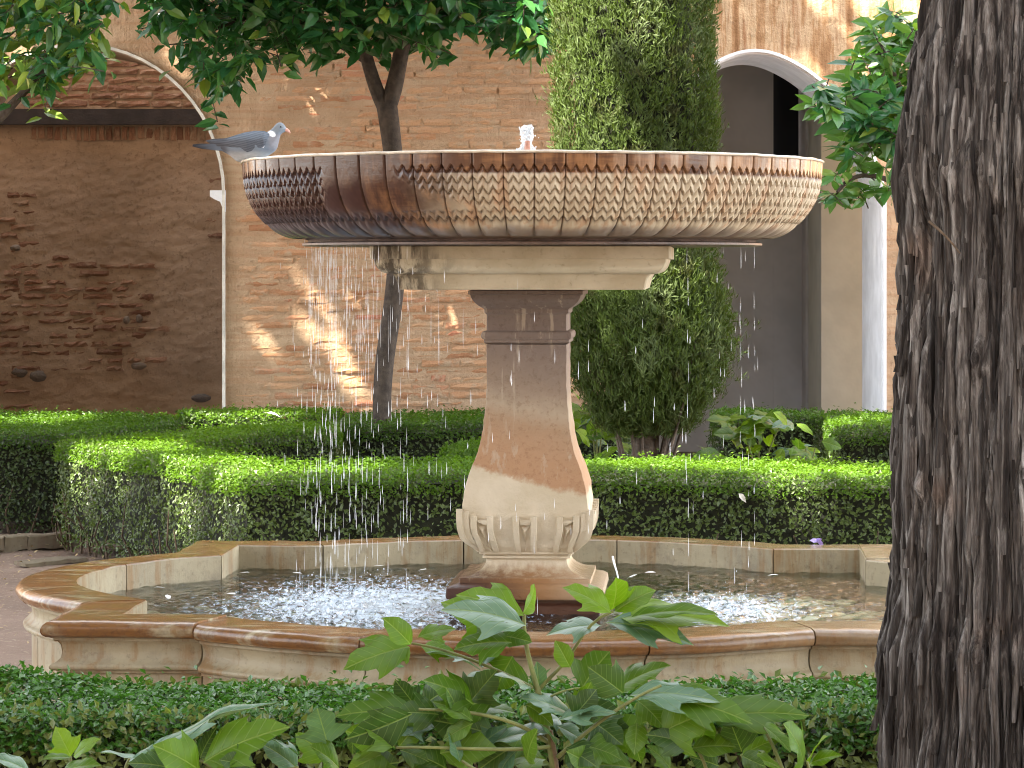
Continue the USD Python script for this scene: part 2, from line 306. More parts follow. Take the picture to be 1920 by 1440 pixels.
rust = g.mix(g.range(g.math('add', g.math('multiply', hz, 0.6), dr), 0.70, 0.98), (0.085, 0.036, 0.018), (0.27, 0.130, 0.055))
rust = g.mix(right, rust, g.ramp(dr, [(0.36, (0.36, 0.27, 0.185)), (0.46, (0.17, 0.085, 0.04)), (0.53, (0.32, 0.18, 0.09)), (0.62, (0.44, 0.36, 0.27))]))
rust = g.mix(dark, rust, (0.034, 0.013, 0.010))
band = g.range(g.math('add', z, g.math('multiply', g.math('subtract', n2, 0.5), 0.012)), 2.028, 2.040)
pt = g.node('geometry', 'pointiness')
c = g.mix(g.math('maximum', band, left), bare, rust)
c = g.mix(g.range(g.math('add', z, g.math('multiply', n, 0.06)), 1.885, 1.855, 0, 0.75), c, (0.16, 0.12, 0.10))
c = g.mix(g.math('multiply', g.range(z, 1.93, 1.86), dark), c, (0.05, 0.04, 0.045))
c = g.mix(g.math('multiply', g.node('attribute', 'fac', attribute='col'), 0.85), c, (0.075, 0.040, 0.024))  # brown stain and painted shade in the scale recesses
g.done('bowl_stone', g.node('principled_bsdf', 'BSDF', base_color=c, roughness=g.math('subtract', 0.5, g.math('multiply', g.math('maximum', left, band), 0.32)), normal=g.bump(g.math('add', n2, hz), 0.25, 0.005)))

plain('wet_rim', (0.55, 0.48, 0.38), 0.15, 0.2, 20, 0.2, 0.6)
plain('disc_stone', (0.12, 0.085, 0.07), 0.4, 0.4, 12, 0.3)
plain('basin_floor', (0.085, 0.092, 0.080), 0.7, 0.45, 7, 0.3)
plain('floor_pebble', (0.58, 0.54, 0.38), 0.6, 0.25, 9, 0.2)

# water
g = G(); p = g.pos()
n = g.noise(g.scale(p, (1.0, 0.6, 1.0)), 26, 3, 0.5, 0.4); n2 = g.noise(p, 70, 3, 0.6)
nb = g.bump(g.math('add', n, g.math('multiply', n2, 0.35)), 0.4, 0.02)
gl = g.node('glossy_bsdf', 'BSDF', color=(1, 1, 1), roughness=0.03, normal=nb)
tr = g.node('transparent_bsdf', 'BSDF', color=(0.74, 0.80, 0.72))
fr = g.node('fresnel', 'fac', IOR=1.34, normal=nb)
w0 = g.node('mix_closure', 'closure', fac=fr, closure1=tr, closure2=gl)
x, y, z = g.xyz(p)
def zone(cx, cy, sx, sy):
    a = g.math('divide', g.math('subtract', x, cx), sx); b = g.math('divide', g.math('subtract', y, cy), sy)
    return g.math('exponent', g.math('multiply', g.math('add', g.math('multiply', a, a), g.math('multiply', b, b)), -1.0))
zn = g.math('maximum', zone(-0.62, 0.0, 0.60, 0.90), g.math('multiply', zone(0.72, -0.15, 0.42, 0.55), 0.85))
fn = g.noise(g.scale(p, (1.0, 0.45, 1.0)), 42, 4, 0.7, 0.8)
fo_ = g.math('multiply', g.range(g.math('add', fn, g.math('multiply', zn, 0.32)), 0.62, 0.80), g.range(zn, 0.05, 0.35))
ff_ = g.node('principled_bsdf', 'BSDF', base_color=(0.64, 0.77, 0.90), roughness=0.2, specular_ior_level=0.8, normal=nb)  # foam white, with reflected sky blue painted into its colour
g.done('water', g.node('mix_closure', 'closure', fac=g.math('multiply', fo_, 0.85), closure1=w0, closure2=ff_))
g = G(); gl = g.node('glass_bsdf', 'BSDF', color=(1, 1, 1), roughness=0.05, IOR=1.33); df = g.node('principled_bsdf', 'BSDF', base_color=(0.88, 0.92, 0.96), roughness=0.15, specular_ior_level=0.9)
g.done('jet_water', g.node('mix_closure', 'closure', fac=0.45, closure1=gl, closure2=df))
g = G(); gl = g.node('transparent_bsdf', 'BSDF', color=(1, 1, 1)); df = g.node('principled_bsdf', 'BSDF', base_color=(0.88, 0.92, 0.96), roughness=0.15, specular_ior_level=0.9)
g.done('water_drop', g.node('mix_closure', 'closure', fac=0.38, closure1=gl, closure2=df))
g = G(); df = g.node('principled_bsdf', 'BSDF', base_color=(0.85, 0.90, 0.97), roughness=0.12, specular_ior_level=0.9)
g.done('foam', df)
# bird plumage by vertex
g = G(); a = g.node('attribute', 'color', attribute='col'); n = g.noise(g.scale(g.pos(), (60.0, 60.0, 160.0)), 1.0, 4, 0.6)
c = g.mix(g.range(n, 0.35, 0.65, 0, 0.35), a, g.mix(1.0, a, (0.7, 0.7, 0.7), 'multiply'))
g.done('plumage', g.node('principled_bsdf', 'BSDF', base_color=c, roughness=0.65, specular_ior_level=0.3, normal=g.bump(n, 0.25, 0.003)))

# ------------------------------------------------------------------ leaves
def leaf_quads(P, N, A, L, W, fold=0.25):
    """small folded leaves of 2 triangles each"""
    N = unit(N); A = unit(A - (A * N).sum(1, keepdims=True) * N); B = np.cross(N, A)
    L = np.broadcast_to(L, len(P))[:, None]; W = np.broadcast_to(W, len(P))[:, None]
    b = P; t = P + A * L; l = P + A * L * 0.5 - B * W * 0.5 + N * W * fold; r = P + A * L * 0.5 + B * W * 0.5 + N * W * fold
    V = np.stack([b, r, t, l], 1).reshape(-1, 3); i = np.arange(len(P))[:, None] * 4
    return V, np.vstack([i + [0, 1, 2], i + [0, 2, 3]])
def leaf_blades(P, N, A, L, W, fold=0.12, droop=0.25):
    """pointed leaves of 10 triangles each: midrib b-m1-m2-t with two points on each side; returns (n, 8, 3) and the faces of one"""
    N = unit(N); A = unit(A - (A * N).sum(1, keepdims=True) * N); B = np.cross(N, A)
    L = np.broadcast_to(L, len(P))[:, None]; W = np.broadcast_to(W, len(P))[:, None]
    def q(u, v, h): return P + A * L * u + B * W * v + N * (W * h - L * droop * u * u)
    V = np.stack([q(0, 0, 0), q(0.33, 0, 0), q(0.66, 0, 0), q(1, 0, 0), q(0.28, -0.45, fold), q(0.62, -0.40, fold), q(0.28, 0.45, fold), q(0.62, 0.40, fold)], 1)
    f = np.array([[0, 6, 1], [1, 6, 7], [1, 7, 2], [2, 7, 3], [0, 1, 4], [1, 5, 4], [1, 2, 5], [2, 3, 5]])
    return V, f
def pack(V, f):
    n, k = V.shape[:2]
    return V.reshape(-1, 3), (f[None] + (np.arange(n) * k)[:, None, None]).reshape(-1, 3)

# ------------------------------------------------------------------ the setting: ground
gx, gy = np.meshgrid(np.r_[-80, -40, -20, np.linspace(-9, 9, 150), 20, 40, 80], np.r_[-80, -40, -22, np.linspace(-14, 22, 220), 40, 80], indexing='ij')
gp = np.stack([gx, gy, np.zeros_like(gx)], -1)
gp[..., 2] = (fbm(gp * 3.0, 4, 3) - 0.5) * 0.04 * (abs(gx) < 9.5) - 0.01
solo('ground', grid(gp), 'dirt', 'reddish brown trodden earth between the basin and the hedges', None, True, kind='structure')

# ------------------------------------------------------------------ garden wall with two arches
WY = 9.5; WT = 1.1; WD = WY - CY
def wx(px): return CX + (px - 960) / F * WD
def wz(py): return CZ - (py - YH) / F * WD
def arch(cx, hs, left_profile):
    """closed polygon in x, z of an arch opening; profile: (offset px, y px) from the crown down"""
    pr = np.array(left_profile, float)
    r = [(wx(cx + o), wz(y)) for o, y in pr]; l = [(wx(cx - o), wz(y)) for o, y in pr[::-1]]
    x0, x1 = wx(cx - hs), wx(cx + hs)
    return [(x0, -0.2)] + l[:-1] + r + [(x1, -0.2)]
th = np.linspace(0, np.pi / 2, 15)
archA = arch(150, 268, [(268 * math.sin(t), 365 - 278 * math.cos(t)) for t in th])
prB = [(0, 98), (20, 100), (45, 107), (80, 124), (115, 148), (150, 182), (190, 238), (222, 300), (240, 365)]
from scipy.interpolate import PchipInterpolator
tB = np.r_[0, np.cumsum(np.hypot(*np.diff(np.array(prB, float), axis=0).T))]; prB = PchipInterpolator(tB, np.array(prB, float))(np.linspace(0, tB[-1], 34))
archB = arch(1415, 240, prB)
wallpoly = Polygon([(-9.0, -0.1), (12.0, -0.1), (12.0, 6.4), (-9.0, 6.4)]).difference(Polygon(archA)).difference(Polygon(archB))
e = trimesh.creation.extrude_polygon(wallpoly, WT, engine='earcut')
v = np.array(e.vertices); v = np.stack([v[:, 0], WY + WT - v[:, 2], v[:, 1]], 1)
wall = Thing('garden_wall', (0, WY, 0), 'long weathered brick garden wall pierced by two arches behind the hedges', 'wall')
wall.part('wall_body', (v, np.array(e.faces)), 'wall_mortar')
# rough skin of rendered earth in front of the body, where the wall is seen
def skin(x0, x1, z0, z1, step, hole, amp, seed, yy):
    nx, nz = int((x1 - x0) / step) + 1, int((z1 - z0) / step) + 1
    X, Z = np.meshgrid(np.linspace(x0, x1, nx), np.linspace(z0, z1, nz), indexing='ij')
    h = 0.008 + amp * fbm(np.stack([X * 5, Z * 16, X * 0], -1), 5, seed)
    P = np.stack([X, yy - h, Z], -1); v, f = grid(P)
    if hole is not None:
        c = v[f].mean(1); s = shapely.prepare(hole); keep = ~shapely.contains_xy(hole, c[:, 0], c[:, 2]); f = f[keep]
    return v, f
holes = shapely.union_all([Polygon(archA).buffer(0.012), Polygon(archB).buffer(0.012)])
wall.part('render_coat', skin(-4.2, 4.2, 0.0, 3.9, 0.022, holes, 0.022, 5, WY), 'wall_mortar', True)
# arch linings and white edge
def lining(poly, t, y0, y1, grow):
    o = np.array(poly); inner = np.array(poly)
    ring = LineString(o)
    c = o.mean(0)
    pin = ring.parallel_offset(t, 'right') if False else None
    return o
def band(poly, width, y0, y1):
    """a strip that follows an open polyline in x, z: width outwards, from y0 to y1"""
    o = np.array(poly); d = np.gradient(o, axis=0); d = unit(d); n = np.stack([-d[:, 1], d[:, 0]], 1)
    a, b = o, o + n * width
    P = np.stack([np.c_[a[:, 0], np.full(len(a), y1), a[:, 1]], np.c_[a[:, 0], np.full(len(a), y0), a[:, 1]], np.c_[b[:, 0], np.full(len(a), y0), b[:, 1]], np.c_[b[:, 0], np.full(len(a), y1), b[:, 1]]], 1)
    v, f = grid(np.concatenate([P, P[:, :1]], 1)); return v, f[:, ::-1]
sa = np.array(archA); sa = np.vstack([sa[:1], np.c_[np.full(8, sa[0, 0]), np.linspace(0, sa[1, 1], 9)[:8]], sa[1:-1], np.c_[np.full(8, sa[-1, 0]), np.linspace(0, sa[-2, 1], 9)[:8][::-1]], sa[-1:]])
sb = np.array(archB)
wall.part('arch_trim', band(sa[::1] + 0.0, 0.020, WY - 0.055, WY + 0.02), 'old_white', 40)
wall.part('arch_trim', band(sb, 0.022, WY - 0.05, WY + 0.02), 'white_plaster', 40)
def inside(poly, t):                                        # plaster lining of the reveal
    o = np.array(poly); d = unit(np.gradient(o, axis=0)); n = np.stack([-d[:, 1], d[:, 0]], 1); b = o - n * t
    P = np.stack([np.c_[b[:, 0], np.full(len(b), WY - 0.01), b[:, 1]], np.c_[b[:, 0], np.full(len(b), WY + WT + 0.01), b[:, 1]]], 1)
    Q = np.stack([np.c_[o[:, 0], np.full(len(b), WY - 0.01), o[:, 1]], np.c_[b[:, 0], np.full(len(b), WY - 0.01), b[:, 1]]], 1)
    return join([grid(P), grid(Q)])
wall.part('arch_lining', inside(sa, 0.006), 'old_plaster', 40)
wall.part('arch_lining', inside(sb, 0.012), 'white_plaster', False)
# white impost at the springing of the left arch
ip = [(0.0, 0.0), (0.115, 0.0), (0.115, -0.045), (0.085, -0.065), (0.04, -0.085), (0.022, -0.13), (0.0, -0.16)]
e = trimesh.creation.extrude_polygon(Polygon([(wx(424) - a, wz(357) + b) for a, b in ip]), 0.35, engine='earcut'); v = np.array(e.vertices)
wall.part('impost', (np.stack([v[:, 0], WY + 0.30 - v[:, 2], v[:, 1]], 1), np.array(e.faces)), 'white_plaster')

# bricks: courses of thin bricks, eroded
rng = np.random.default_rng(7)
def brick_mesh(x0, x1, z0, z1, y, proud, rng, er=0.004, depth=0.03):
    nx, nz = 6, 3
    U, V = np.meshgrid(np.linspace(0, 1, nx), np.linspace(0, 1, nz), indexing='ij')
    X = x0 + (x1 - x0) * U; Z = z0 + (z1 - z0) * V
    edge = np.minimum(np.minimum(U, 1 - U) * (x1 - x0), np.minimum(V, 1 - V) * (z1 - z0))
    X = X + rng.normal(0, er, X.shape); Z = Z + rng.normal(0, er * 0.8, Z.shape)
    Y = y - proud + np.where(edge < 1e-6, 0.007, 0.0) + rng.normal(0, er * 0.6, X.shape)
    P = np.stack([X, Y, Z], -1); v, f = grid(P)
    idx = np.arange(nx * nz).reshape(nx, nz); loop = np.r_[idx[:, 0], idx[-1, 1:], idx[-2::-1, -1], idx[0, -2:0:-1]]
    back = v[loop].copy(); back[:, 1] = y + depth; k = len(v); m = len(loop); i = np.arange(m); j = (i + 1) % m
    f = np.vstack([f, np.stack([loop[i], k + i, k + j], 1), np.stack([loop[i], k + j, loop[j]], 1)])
    return np.vstack([v, back]), f
bricks = []
row = 0; zc = 0.25
while zc < 3.45:
    hgt = rng.uniform(0.036, 0.046); gap = rng.uniform(0.013, 0.024)
    x = wx(432) + rng.uniform(0, 0.10) - (0.16 if row % 2 else 0)
    while x < wx(1075):
        ln = rng.uniform(0.24, 0.31) if rng.random() > 0.2 else rng.uniform(0.10, 0.16)
        a, b = max(x, wx(434) + rng.uniform(0, .03)), x + ln
        d_arch = Polygon(archA).distance(Point((a), zc))
        keep = d_arch > 0.10 + 0.14 * smooth01(zc, 2.0, 2.6) and b - a > 0.06
        if zc > 2.2 and d_arch < 0.3 + 0.3 * fbm(np.array([[a * 2, zc * 2, 0]]), 3, 4)[0]: keep = False
        if fbm(np.array([[a * 1.3, 4.0, zc * 2.4]]), 4, 9)[0] > 0.66: keep = False
        if keep: bricks.append((a, b, zc + rng.normal(0, .003), zc + hgt, rng.uniform(0.020, 0.034)))
        x += ln + rng.uniform(0.010, 0.018)
    zc += hgt + gap; row += 1
vis = lambda b: -abs((b[0] + b[1]) / 2 - wx(640)) - 0.6 * abs(b[2] - 1.4)
order = sorted(range(len(bricks)), key=lambda i: -vis(bricks[i]))
rest = []
for k, i in enumerate(order):
    a, b, z0, z1, pr = bricks[i]; m = brick_mesh(a, b, z0, z1, WY, pr, rng)
    if k < 295: wall.part('brick', m, 'brick')
    else: rest.append(m)
if rest: wall.part('bricks_beyond', join(rest), 'brick', kind='stuff')

# gallery behind the left arch: back wall of rubble and brick patches, timber beam
RY = 11.9; RD = RY - CY
def rx(px): return CX + (px - 960) / F * RD
def rz(py): return CZ - (py - YH) / F * RD
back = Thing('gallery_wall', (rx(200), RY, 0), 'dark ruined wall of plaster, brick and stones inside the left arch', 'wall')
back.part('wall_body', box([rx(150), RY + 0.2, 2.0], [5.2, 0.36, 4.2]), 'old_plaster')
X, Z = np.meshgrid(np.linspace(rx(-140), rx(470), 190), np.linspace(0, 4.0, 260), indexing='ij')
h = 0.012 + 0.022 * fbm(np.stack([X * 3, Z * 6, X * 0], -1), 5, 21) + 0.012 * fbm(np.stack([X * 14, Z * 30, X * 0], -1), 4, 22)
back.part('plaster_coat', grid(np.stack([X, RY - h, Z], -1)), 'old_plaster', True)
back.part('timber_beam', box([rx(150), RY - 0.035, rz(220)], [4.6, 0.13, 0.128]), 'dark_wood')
rng = np.random.default_rng(12)
x = rx(60)
while x < rx(405):                                            # soldier course under the beam
    w = rng.uniform(0.035, 0.055)
    back.part('brick', brick_mesh(x, x + w, rz(263) + rng.normal(0, .006), rz(238), RY, rng.uniform(0.038, 0.052), rng, 0.003, 0.05), 'old_brick'); x += w + rng.uniform(0.012, 0.022)
zc = rz(200)
while zc < rz(70):                                            # long courses above it
    x = rx(20) + rng.uniform(0, .2)
    while x < rx(415):
        ln = rng.uniform(0.2, 0.3)
        back.part('brick', brick_mesh(x, x + ln, zc, zc + 0.045, RY, rng.uniform(0.034, 0.050), rng, 0.005, 0.05), 'old_brick'); x += ln + 0.015
    zc += 0.066
zc = rz(765)
while zc < rz(290):                                           # patches of brick where the plaster has gone
    x = rx(-20) + rng.uniform(0, 0.2)
    while x < rx(410):
        ln = rng.uniform(0.11, 0.26); pxx = 960 + (x + ln / 2 - CX) / RD * F; pyy = 500 - (zc - CZ) / RD * F
        lo = smooth01(pxx, 330, 250) * smooth01(pyy, 470, 520) * smooth01(pyy, 720, 680)
        lo = max(lo, 0.9 * smooth01(pxx, 75, 40) * smooth01(pyy, 300, 360)); lo = max(lo, 0.7 * smooth01(pxx, 370, 395) * smooth01(pyy, 330, 350) * smooth01(pyy, 480, 440))
        if rng.random() < lo * 0.75: back.part('brick', brick_mesh(x, x + ln, zc, zc + rng.uniform(0.03, 0.05), RY, rng.uniform(0.030, 0.046), rng, 0.006, 0.05), 'old_brick')
        x += ln + rng.uniform(0.015, 0.05)
    zc += rng.uniform(0.058, 0.07)
for px, py, w, hh in ((262, 686, 0.075, 0.034), (38, 698, 0.075, 0.05), (72, 705, 0.08, 0.062), (378, 746, 0.085, 0.04), (238, 600, 0.03, 0.036), (262, 597, 0.03, 0.038), (30, 465, 0.05, 0.03)):
    s = trimesh.creation.icosphere(3, 1.0); vv = np.array(s.vertices); vv *= (1 + 0.35 * (fbm(vv * 1.5 + px, 3, 2) - 0.5))[:, None]
    vv = vv * [w, 0.04, hh] + [rx(px), RY - 0.012, rz(py)]; back.part('stone', (vv, np.array(s.faces)), 'field_stone', True)
for k in range(2): back.part('side_wall', box([rx(150) + (-2.66, 2.66)[k], (WY + WT + RY) / 2 + 0.1, 1.95], [0.1, RY - WY - WT + 0.1, 3.9]), 'old_plaster')

# passage behind the right arch
PY = 13.2; PD = PY - CY
def qx(px, d): return CX + (px - 960) / F * d
pas = Thing('arcade_passage', (qx(1430, PD), PY, 0), 'grey plastered passage with a dark doorway behind the right arch', 'passage')
pd = PD
zt = 3.6
def slab(x0, x1, y0, y1, z0, z1): return box([(x0 + x1) / 2, (y0 + y1) / 2, (z0 + z1) / 2], [x1 - x0, y1 - y0, z1 - z0])
pas.part('back_wall', slab(qx(1090, pd), qx(1450, pd), PY, PY + 0.3, 0, zt), 'corridor_plaster')
zdoor = CZ - (420 - YH) / F * pd
pas.part('back_wall', slab(qx(1450, pd) + .001, qx(1560, pd), PY + 0.001, PY + 0.3, 0, zdoor), 'corridor_plaster')
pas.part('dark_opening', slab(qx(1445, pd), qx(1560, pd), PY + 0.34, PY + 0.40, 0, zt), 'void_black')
d2 = 22.9
pas.part('pillar', slab(qx(1540, d2), qx(1700, d2), d2 + CY, d2 + CY + 1.0, 0, zt), 'pale_plaster')
pas.part('side_wall', slab(qx(1505, PD - 0.05), qx(1700, PD), d2 + CY + 1.01, PY + 0.3, 0, zt), 'corridor_plaster')
pas.part('ceiling', slab(qx(1090, pd) - 0.4, qx(1760, pd), WY + WT - 0.25, PY + 0.6, zt - 0.04, zt + 0.16), 'corridor_plaster')
pas.part('side_wall', slab(qx(1080, pd) - .2, qx(1090, pd) - .001, WY + WT + 0.002, PY + 0.3, 0, zt), 'corridor_plaster')
pas.part('floor', slab(qx(1090, pd), qx(1720, pd), WY - 0.1, PY + 0.3, 0.02, 0.08), 'kerb_stone')

# ------------------------------------------------------------------ fountain basin
ROT = math.radians(-4.0); cR, sR = math.cos(ROT), math.sin(ROT)
def turn(P):
    P = np.asarray(P, float).copy(); x, y = P[..., 0].copy(), P[..., 1].copy(); P[..., 0] = x * cR - y * sR; P[..., 1] = x * sR + y * cR; return P
def arc(p, q, sag, n):
    """points from p to q on an arc bulging to the right of the way p->q by sag"""
    p, q = np.array(p, float), np.array(q, float); c = np.linalg.norm(q - p); r = (c * c / 4 + sag * sag) / (2 * sag); d = (q - p) / c; nrm = np.array([d[1], -d[0]])
    o = (p + q) / 2 + nrm * (sag - r); a = math.asin(c / 2 / r); t = np.linspace(-a, a, n)
    return o + r * (np.cos(t)[:, None] * nrm + np.sin(t)[:, None] * d)
ax, ay = 1.60, 1.46
def dense(p, q, n): return np.linspace(p, q, n, endpoint=False)
quarters = []
front = arc((-1.07, -ay), (1.07, -ay), 0.36, 41); rightl = arc((ax, -0.9), (ax, 0.9), 0.42, 37); rear = arc((1.07, ay), (-1.07, ay), 0.36, 41); leftl = arc((-ax, 0.9), (-ax, -0.9), 0.42, 37)
cont = np.vstack([dense((-ax, -ay), (-1.07, -ay), 8), front[:-1], dense((1.07, -ay), (ax, -ay), 8), dense((ax, -ay), (ax, -0.9), 8), rightl[:-1], dense((ax, 0.9), (ax, ay), 8), dense((ax, ay), (1.07, ay), 8), rear[:-1], dense((-1.07, ay), (-ax, ay), 8), dense((-ax, ay), (-ax, 0.9), 8), leftl[:-1], dense((-ax, -0.9), (-ax, -ay), 8)])
nC = len(cont)
dn = unit(np.roll(cont, -1, 0) - cont); dp = np.roll(dn, 1, 0)
nn, npv = np.stack([-dn[:, 1], dn[:, 0]], 1), np.stack([-dp[:, 1], dp[:, 0]], 1)
mit = nn + npv; mit = mit / np.maximum((mit * nn).sum(1, keepdims=True), 0.5)           # inward mitre
RT = 0.46
def half_round(o0, z0, o1, z1, bulge, n=7):
    t = np.linspace(0, np.pi, n); m = np.array([(o0 + o1) / 2, (z0 + z1) / 2]); h = (z0 - z1) / 2
    return [(m[0] - bulge * math.sin(a), m[1] + h * math.cos(a)) for a in t]
prof = [(0.225, 0.02), (0.225, RT - 0.006), (0.219, RT), (0.03, RT)] + half_round(0.012, RT - 0.003, 0.012, RT - 0.058, 0.028, 8) + [(0.022, RT - 0.062), (0.022, RT - 0.070), (0.034, RT - 0.072), (0.044, RT - 0.085), (0.048, RT - 0.11), (0.044, RT - 0.13), (0.030, RT - 0.145)] + half_round(0.022, RT - 0.150, 0.022, RT - 0.172, 0.012, 6) + [(0.034, RT - 0.176), (0.034, RT - 0.184), (0.046, RT - 0.188), (0.046, 0.0)]
prof = np.array(prof)
basin = Thing('fountain_basin', (0, 0, 0), 'low lobed stone basin with wet brown coping around the fountain', 'basin')
cl = np.r_[0, np.cumsum(np.linalg.norm(np.diff(np.vstack([cont, cont[:1]]), axis=0), axis=1))]
joints = sorted([0, 8, 8 + 12, 8 + 29, 48, 48 + 8 + 0, 64, 64 + 10, 64 + 26, 100, 108, 116, 116 + 14, 116 + 28, 156, 164, 172, 172 + 9, 172 + 27, 208])
joints = [j for j in joints if j < nC]
rng = np.random.default_rng(3)
for a, b in zip(joints, joints[1:] + [joints[0] + nC]):
    i = np.arange(a, b + 1) % nC; C = cont[i].copy(); Mi = mit[i].copy()
    # a gap of about 3 mm at each end; between joints the mitre is kept
    e0, e1 = unit(C[1] - C[0]), unit(C[-2] - C[-1]); C[0] += e0 * 0.003; C[-1] += e1 * 0.003
    P = C[:, None, :] + Mi[:, None, :] * prof[None, :, :1]
    P = np.concatenate([P, np.broadcast_to(prof[None, :, 1:], P.shape[:2] + (1,))], -1)
    nz = fbm(P * 9, 3, 31) - 0.5; P[..., 2] += nz * 0.008 * (P[..., 2] > 0.1) + rng.normal(0, 0.0015); P[..., :2] += (Mi[:, None] * (fbm(P * 14, 3, 8) - 0.5)[..., None]) * 0.010
    v, f = grid(turn(P)); k = len(prof)
    ends = []
    for base, flip in ((0, False), ((len(C) - 1) * k, True)):
        poly = trimesh.creation.triangulate_polygon(Polygon(prof), engine='earcut'); tv, tf = poly
        from scipy.spatial import cKDTree
        mp = cKDTree(prof).query(tv)[1]; ff = mp[tf] + base; ends.append(ff[:, ::-1] if flip else ff)
    wet_ = np.array([1.0 if (2 <= q_ <= 11) else 0.0 for q_ in range(k)]); wet_[[1]] = 0.0
    basin.part('coping_stone', (v, np.vstack([f] + ends)), 'basin_stone', 35, col=np.repeat(np.tile(wet_, len(C))[:, None], 3, 1))
core_ = Polygon(cont).buffer(-0.10, join_style='mitre'); e = trimesh.creation.extrude_polygon(Polygon(core_.exterior.coords, [core_.buffer(-0.09, join_style='mitre').exterior.coords]), 0.40, engine='earcut'); v = turn(np.array(e.vertices))
basin.part('mortar_core', (v, np.array(e.faces)), 'kerb_stone')
e = trimesh.creation.extrude_polygon(Polygon(cont).buffer(-0.20, join_style='mitre'), 0.04, engine='earcut'); v = turn(np.array(e.vertices)); v[:, 2] += 0.20
basin.part('basin_floor', (v, np.array(e.faces)), 'basin_floor')
rng = np.random.default_rng(5); inn = Polygon(turn(np.array(Polygon(cont).buffer(-0.24, join_style='mitre').exterior.coords))); peb = []
ico = trimesh.creation.icosphere(1, 1.0); iv, iff = np.array(ico.vertices), np.array(ico.faces)
while len(peb) < 420:
    q = rng.uniform([-2, -1.8], [2, 1.8])
    if inn.contains(Point(q)) and rng.random() < 0.25 + 0.75 * smooth01(q[0], 0.2, 1.0):
        s = rng.uniform(0.03, 0.075); peb.append((iv * [s * rng.uniform(0.8, 1.3), s * 0.8, 0.014] + [q[0], q[1], 0.242], iff))
basin.part('pebbles', join(peb), 'floor_pebble', True, kind='stuff')

# water in the basin
WZ = 0.355
wp = Polygon(turn(np.array(Polygon(cont).buffer(-0.222, join_style='mitre').exterior.coords)))
X, Y = np.meshgrid(np.arange(-2.05, 2.05, 0.0125), np.arange(-1.9, 1.9, 0.0125), indexing='ij')
def splash(X, Y): return np.exp(-(((X + 0.72) / 0.42) ** 2 + ((Y + 0.05) / 0.75) ** 2)) + 0.75 * np.exp(-(((X - 0.80) / 0.30) ** 2 + ((Y + 0.15) / 0.45) ** 2))
sp = splash(X, Y)
wave = (fbm(np.stack([X * 9, Y * 7, X * 0], -1), 3, 41) - 0.5) * 0.016 + (fbm(np.stack([X * 30, Y * 26, X * 0], -1), 3, 43) - 0.5) * (0.012 + 0.036 * np.clip(sp, 0, 1)) + 0.002 * np.sin(np.hypot(X - 0.8, Y + 0.15) * 70) * np.exp(-np.hypot(X - 0.8, Y + 0.15) * 1.5)
wv, wf = grid(np.stack([X, Y, WZ + wave], -1)); c = wv[wf].mean(1); wf = wf[shapely.contains_xy(wp.buffer(0.01), c[:, 0], c[:, 1])]
solo('basin_water', (wv, wf), 'water', 'rippled dark water with pale splashes filling the basin', None, True, kind='structure')

# ------------------------------------------------------------------ fountain: pedestal, slab, bowl
fo = Thing('fountain', (0, 0, 0.2), 'tall stone fountain with a wide scaled bowl on a square pedestal', 'fountain')
def hw(half): return half * 11.0 / (F + half)
def fz(py, half): return CZ - (py - YH) / F * (11.0 - hw(half))
def square_loft(prof, n=7, r=0.10, cap=True, amp=0.0015, seed=1):
    """prof: (half width m, z) from bottom to top; a square ring with slightly rounded edges"""
    s = np.linspace(-1, 1, n); k = 1 - r * 0.12
    ring = np.vstack([np.c_[s * k, -np.ones(n)], np.c_[np.ones(n), s * k], np.c_[-s * k, np.ones(n)], np.c_[-np.ones(n), -s * k]])
    pr = np.array(prof); P = np.concatenate([ring[:, None] * pr[None, :, :1], np.broadcast_to(pr[None, :, 1:], (len(ring), len(pr), 1))], -1)
    P[..., :2] += (fbm(P * 30, 3, seed)[..., None] - 0.5) * amp * 2
    v, f = grid(P, True)
    if cap:
        m = len(pr); kk = len(v); v = np.vstack([v, [0, 0, pr[0, 1]], [0, 0, pr[-1, 1]]]); i = np.arange(len(ring)) * m; j = np.roll(i, -1)
        f = np.vstack([f, np.stack([j, i, np.full(len(i), kk)], 1), np.stack([i + m - 1, j + m - 1, np.full(len(i), kk + 1)], 1)])
    return turn(v), f
def pxprof(L): return [(hw(h), fz(y, h)) for y, h in L]
def refine(L, step=4.0):
    L = np.array(L, float); out = [L[0]]
    for a, b in zip(L, L[1:]):
        k = max(1, int(np.hypot(*(b - a)) / step)); out += [a + (b - a) * t for t in np.linspace(0, 1, k + 1)[1:]]
    return [tuple(x) for x in out]
# plinth
pl = [(0.300, 0.22), (0.292, 0.385), (0.276, 0.395), (0.276, 0.405), (0.302, 0.410), (0.306, 0.425), (0.303, 0.452), (0.285, 0.463), (0.262, 0.468), (0.256, 0.470), (0.256, 0.488)]
t = np.linspace(0, np.pi / 2, 8); pl += [(0.256 - 0.098 * math.sin(a), 0.488 + 0.062 * (1 - math.cos(a))) for a in t]
pl += [(0.158, 0.556), (0.172, 0.558), (0.172, 0.566), (0.166, 0.568), (0.166, 0.573), (0.184, 0.576), (0.184, 0.588), (0.176, 0.592)]
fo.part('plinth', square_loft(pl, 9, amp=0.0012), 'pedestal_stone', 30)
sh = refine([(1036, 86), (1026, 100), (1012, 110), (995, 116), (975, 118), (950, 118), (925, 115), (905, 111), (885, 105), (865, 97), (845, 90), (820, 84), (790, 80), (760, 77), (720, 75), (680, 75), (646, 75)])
fo.part('shaft', square_loft(pxprof(sh), 13, amp=0.003, seed=2), 'pedestal_stone', 40)
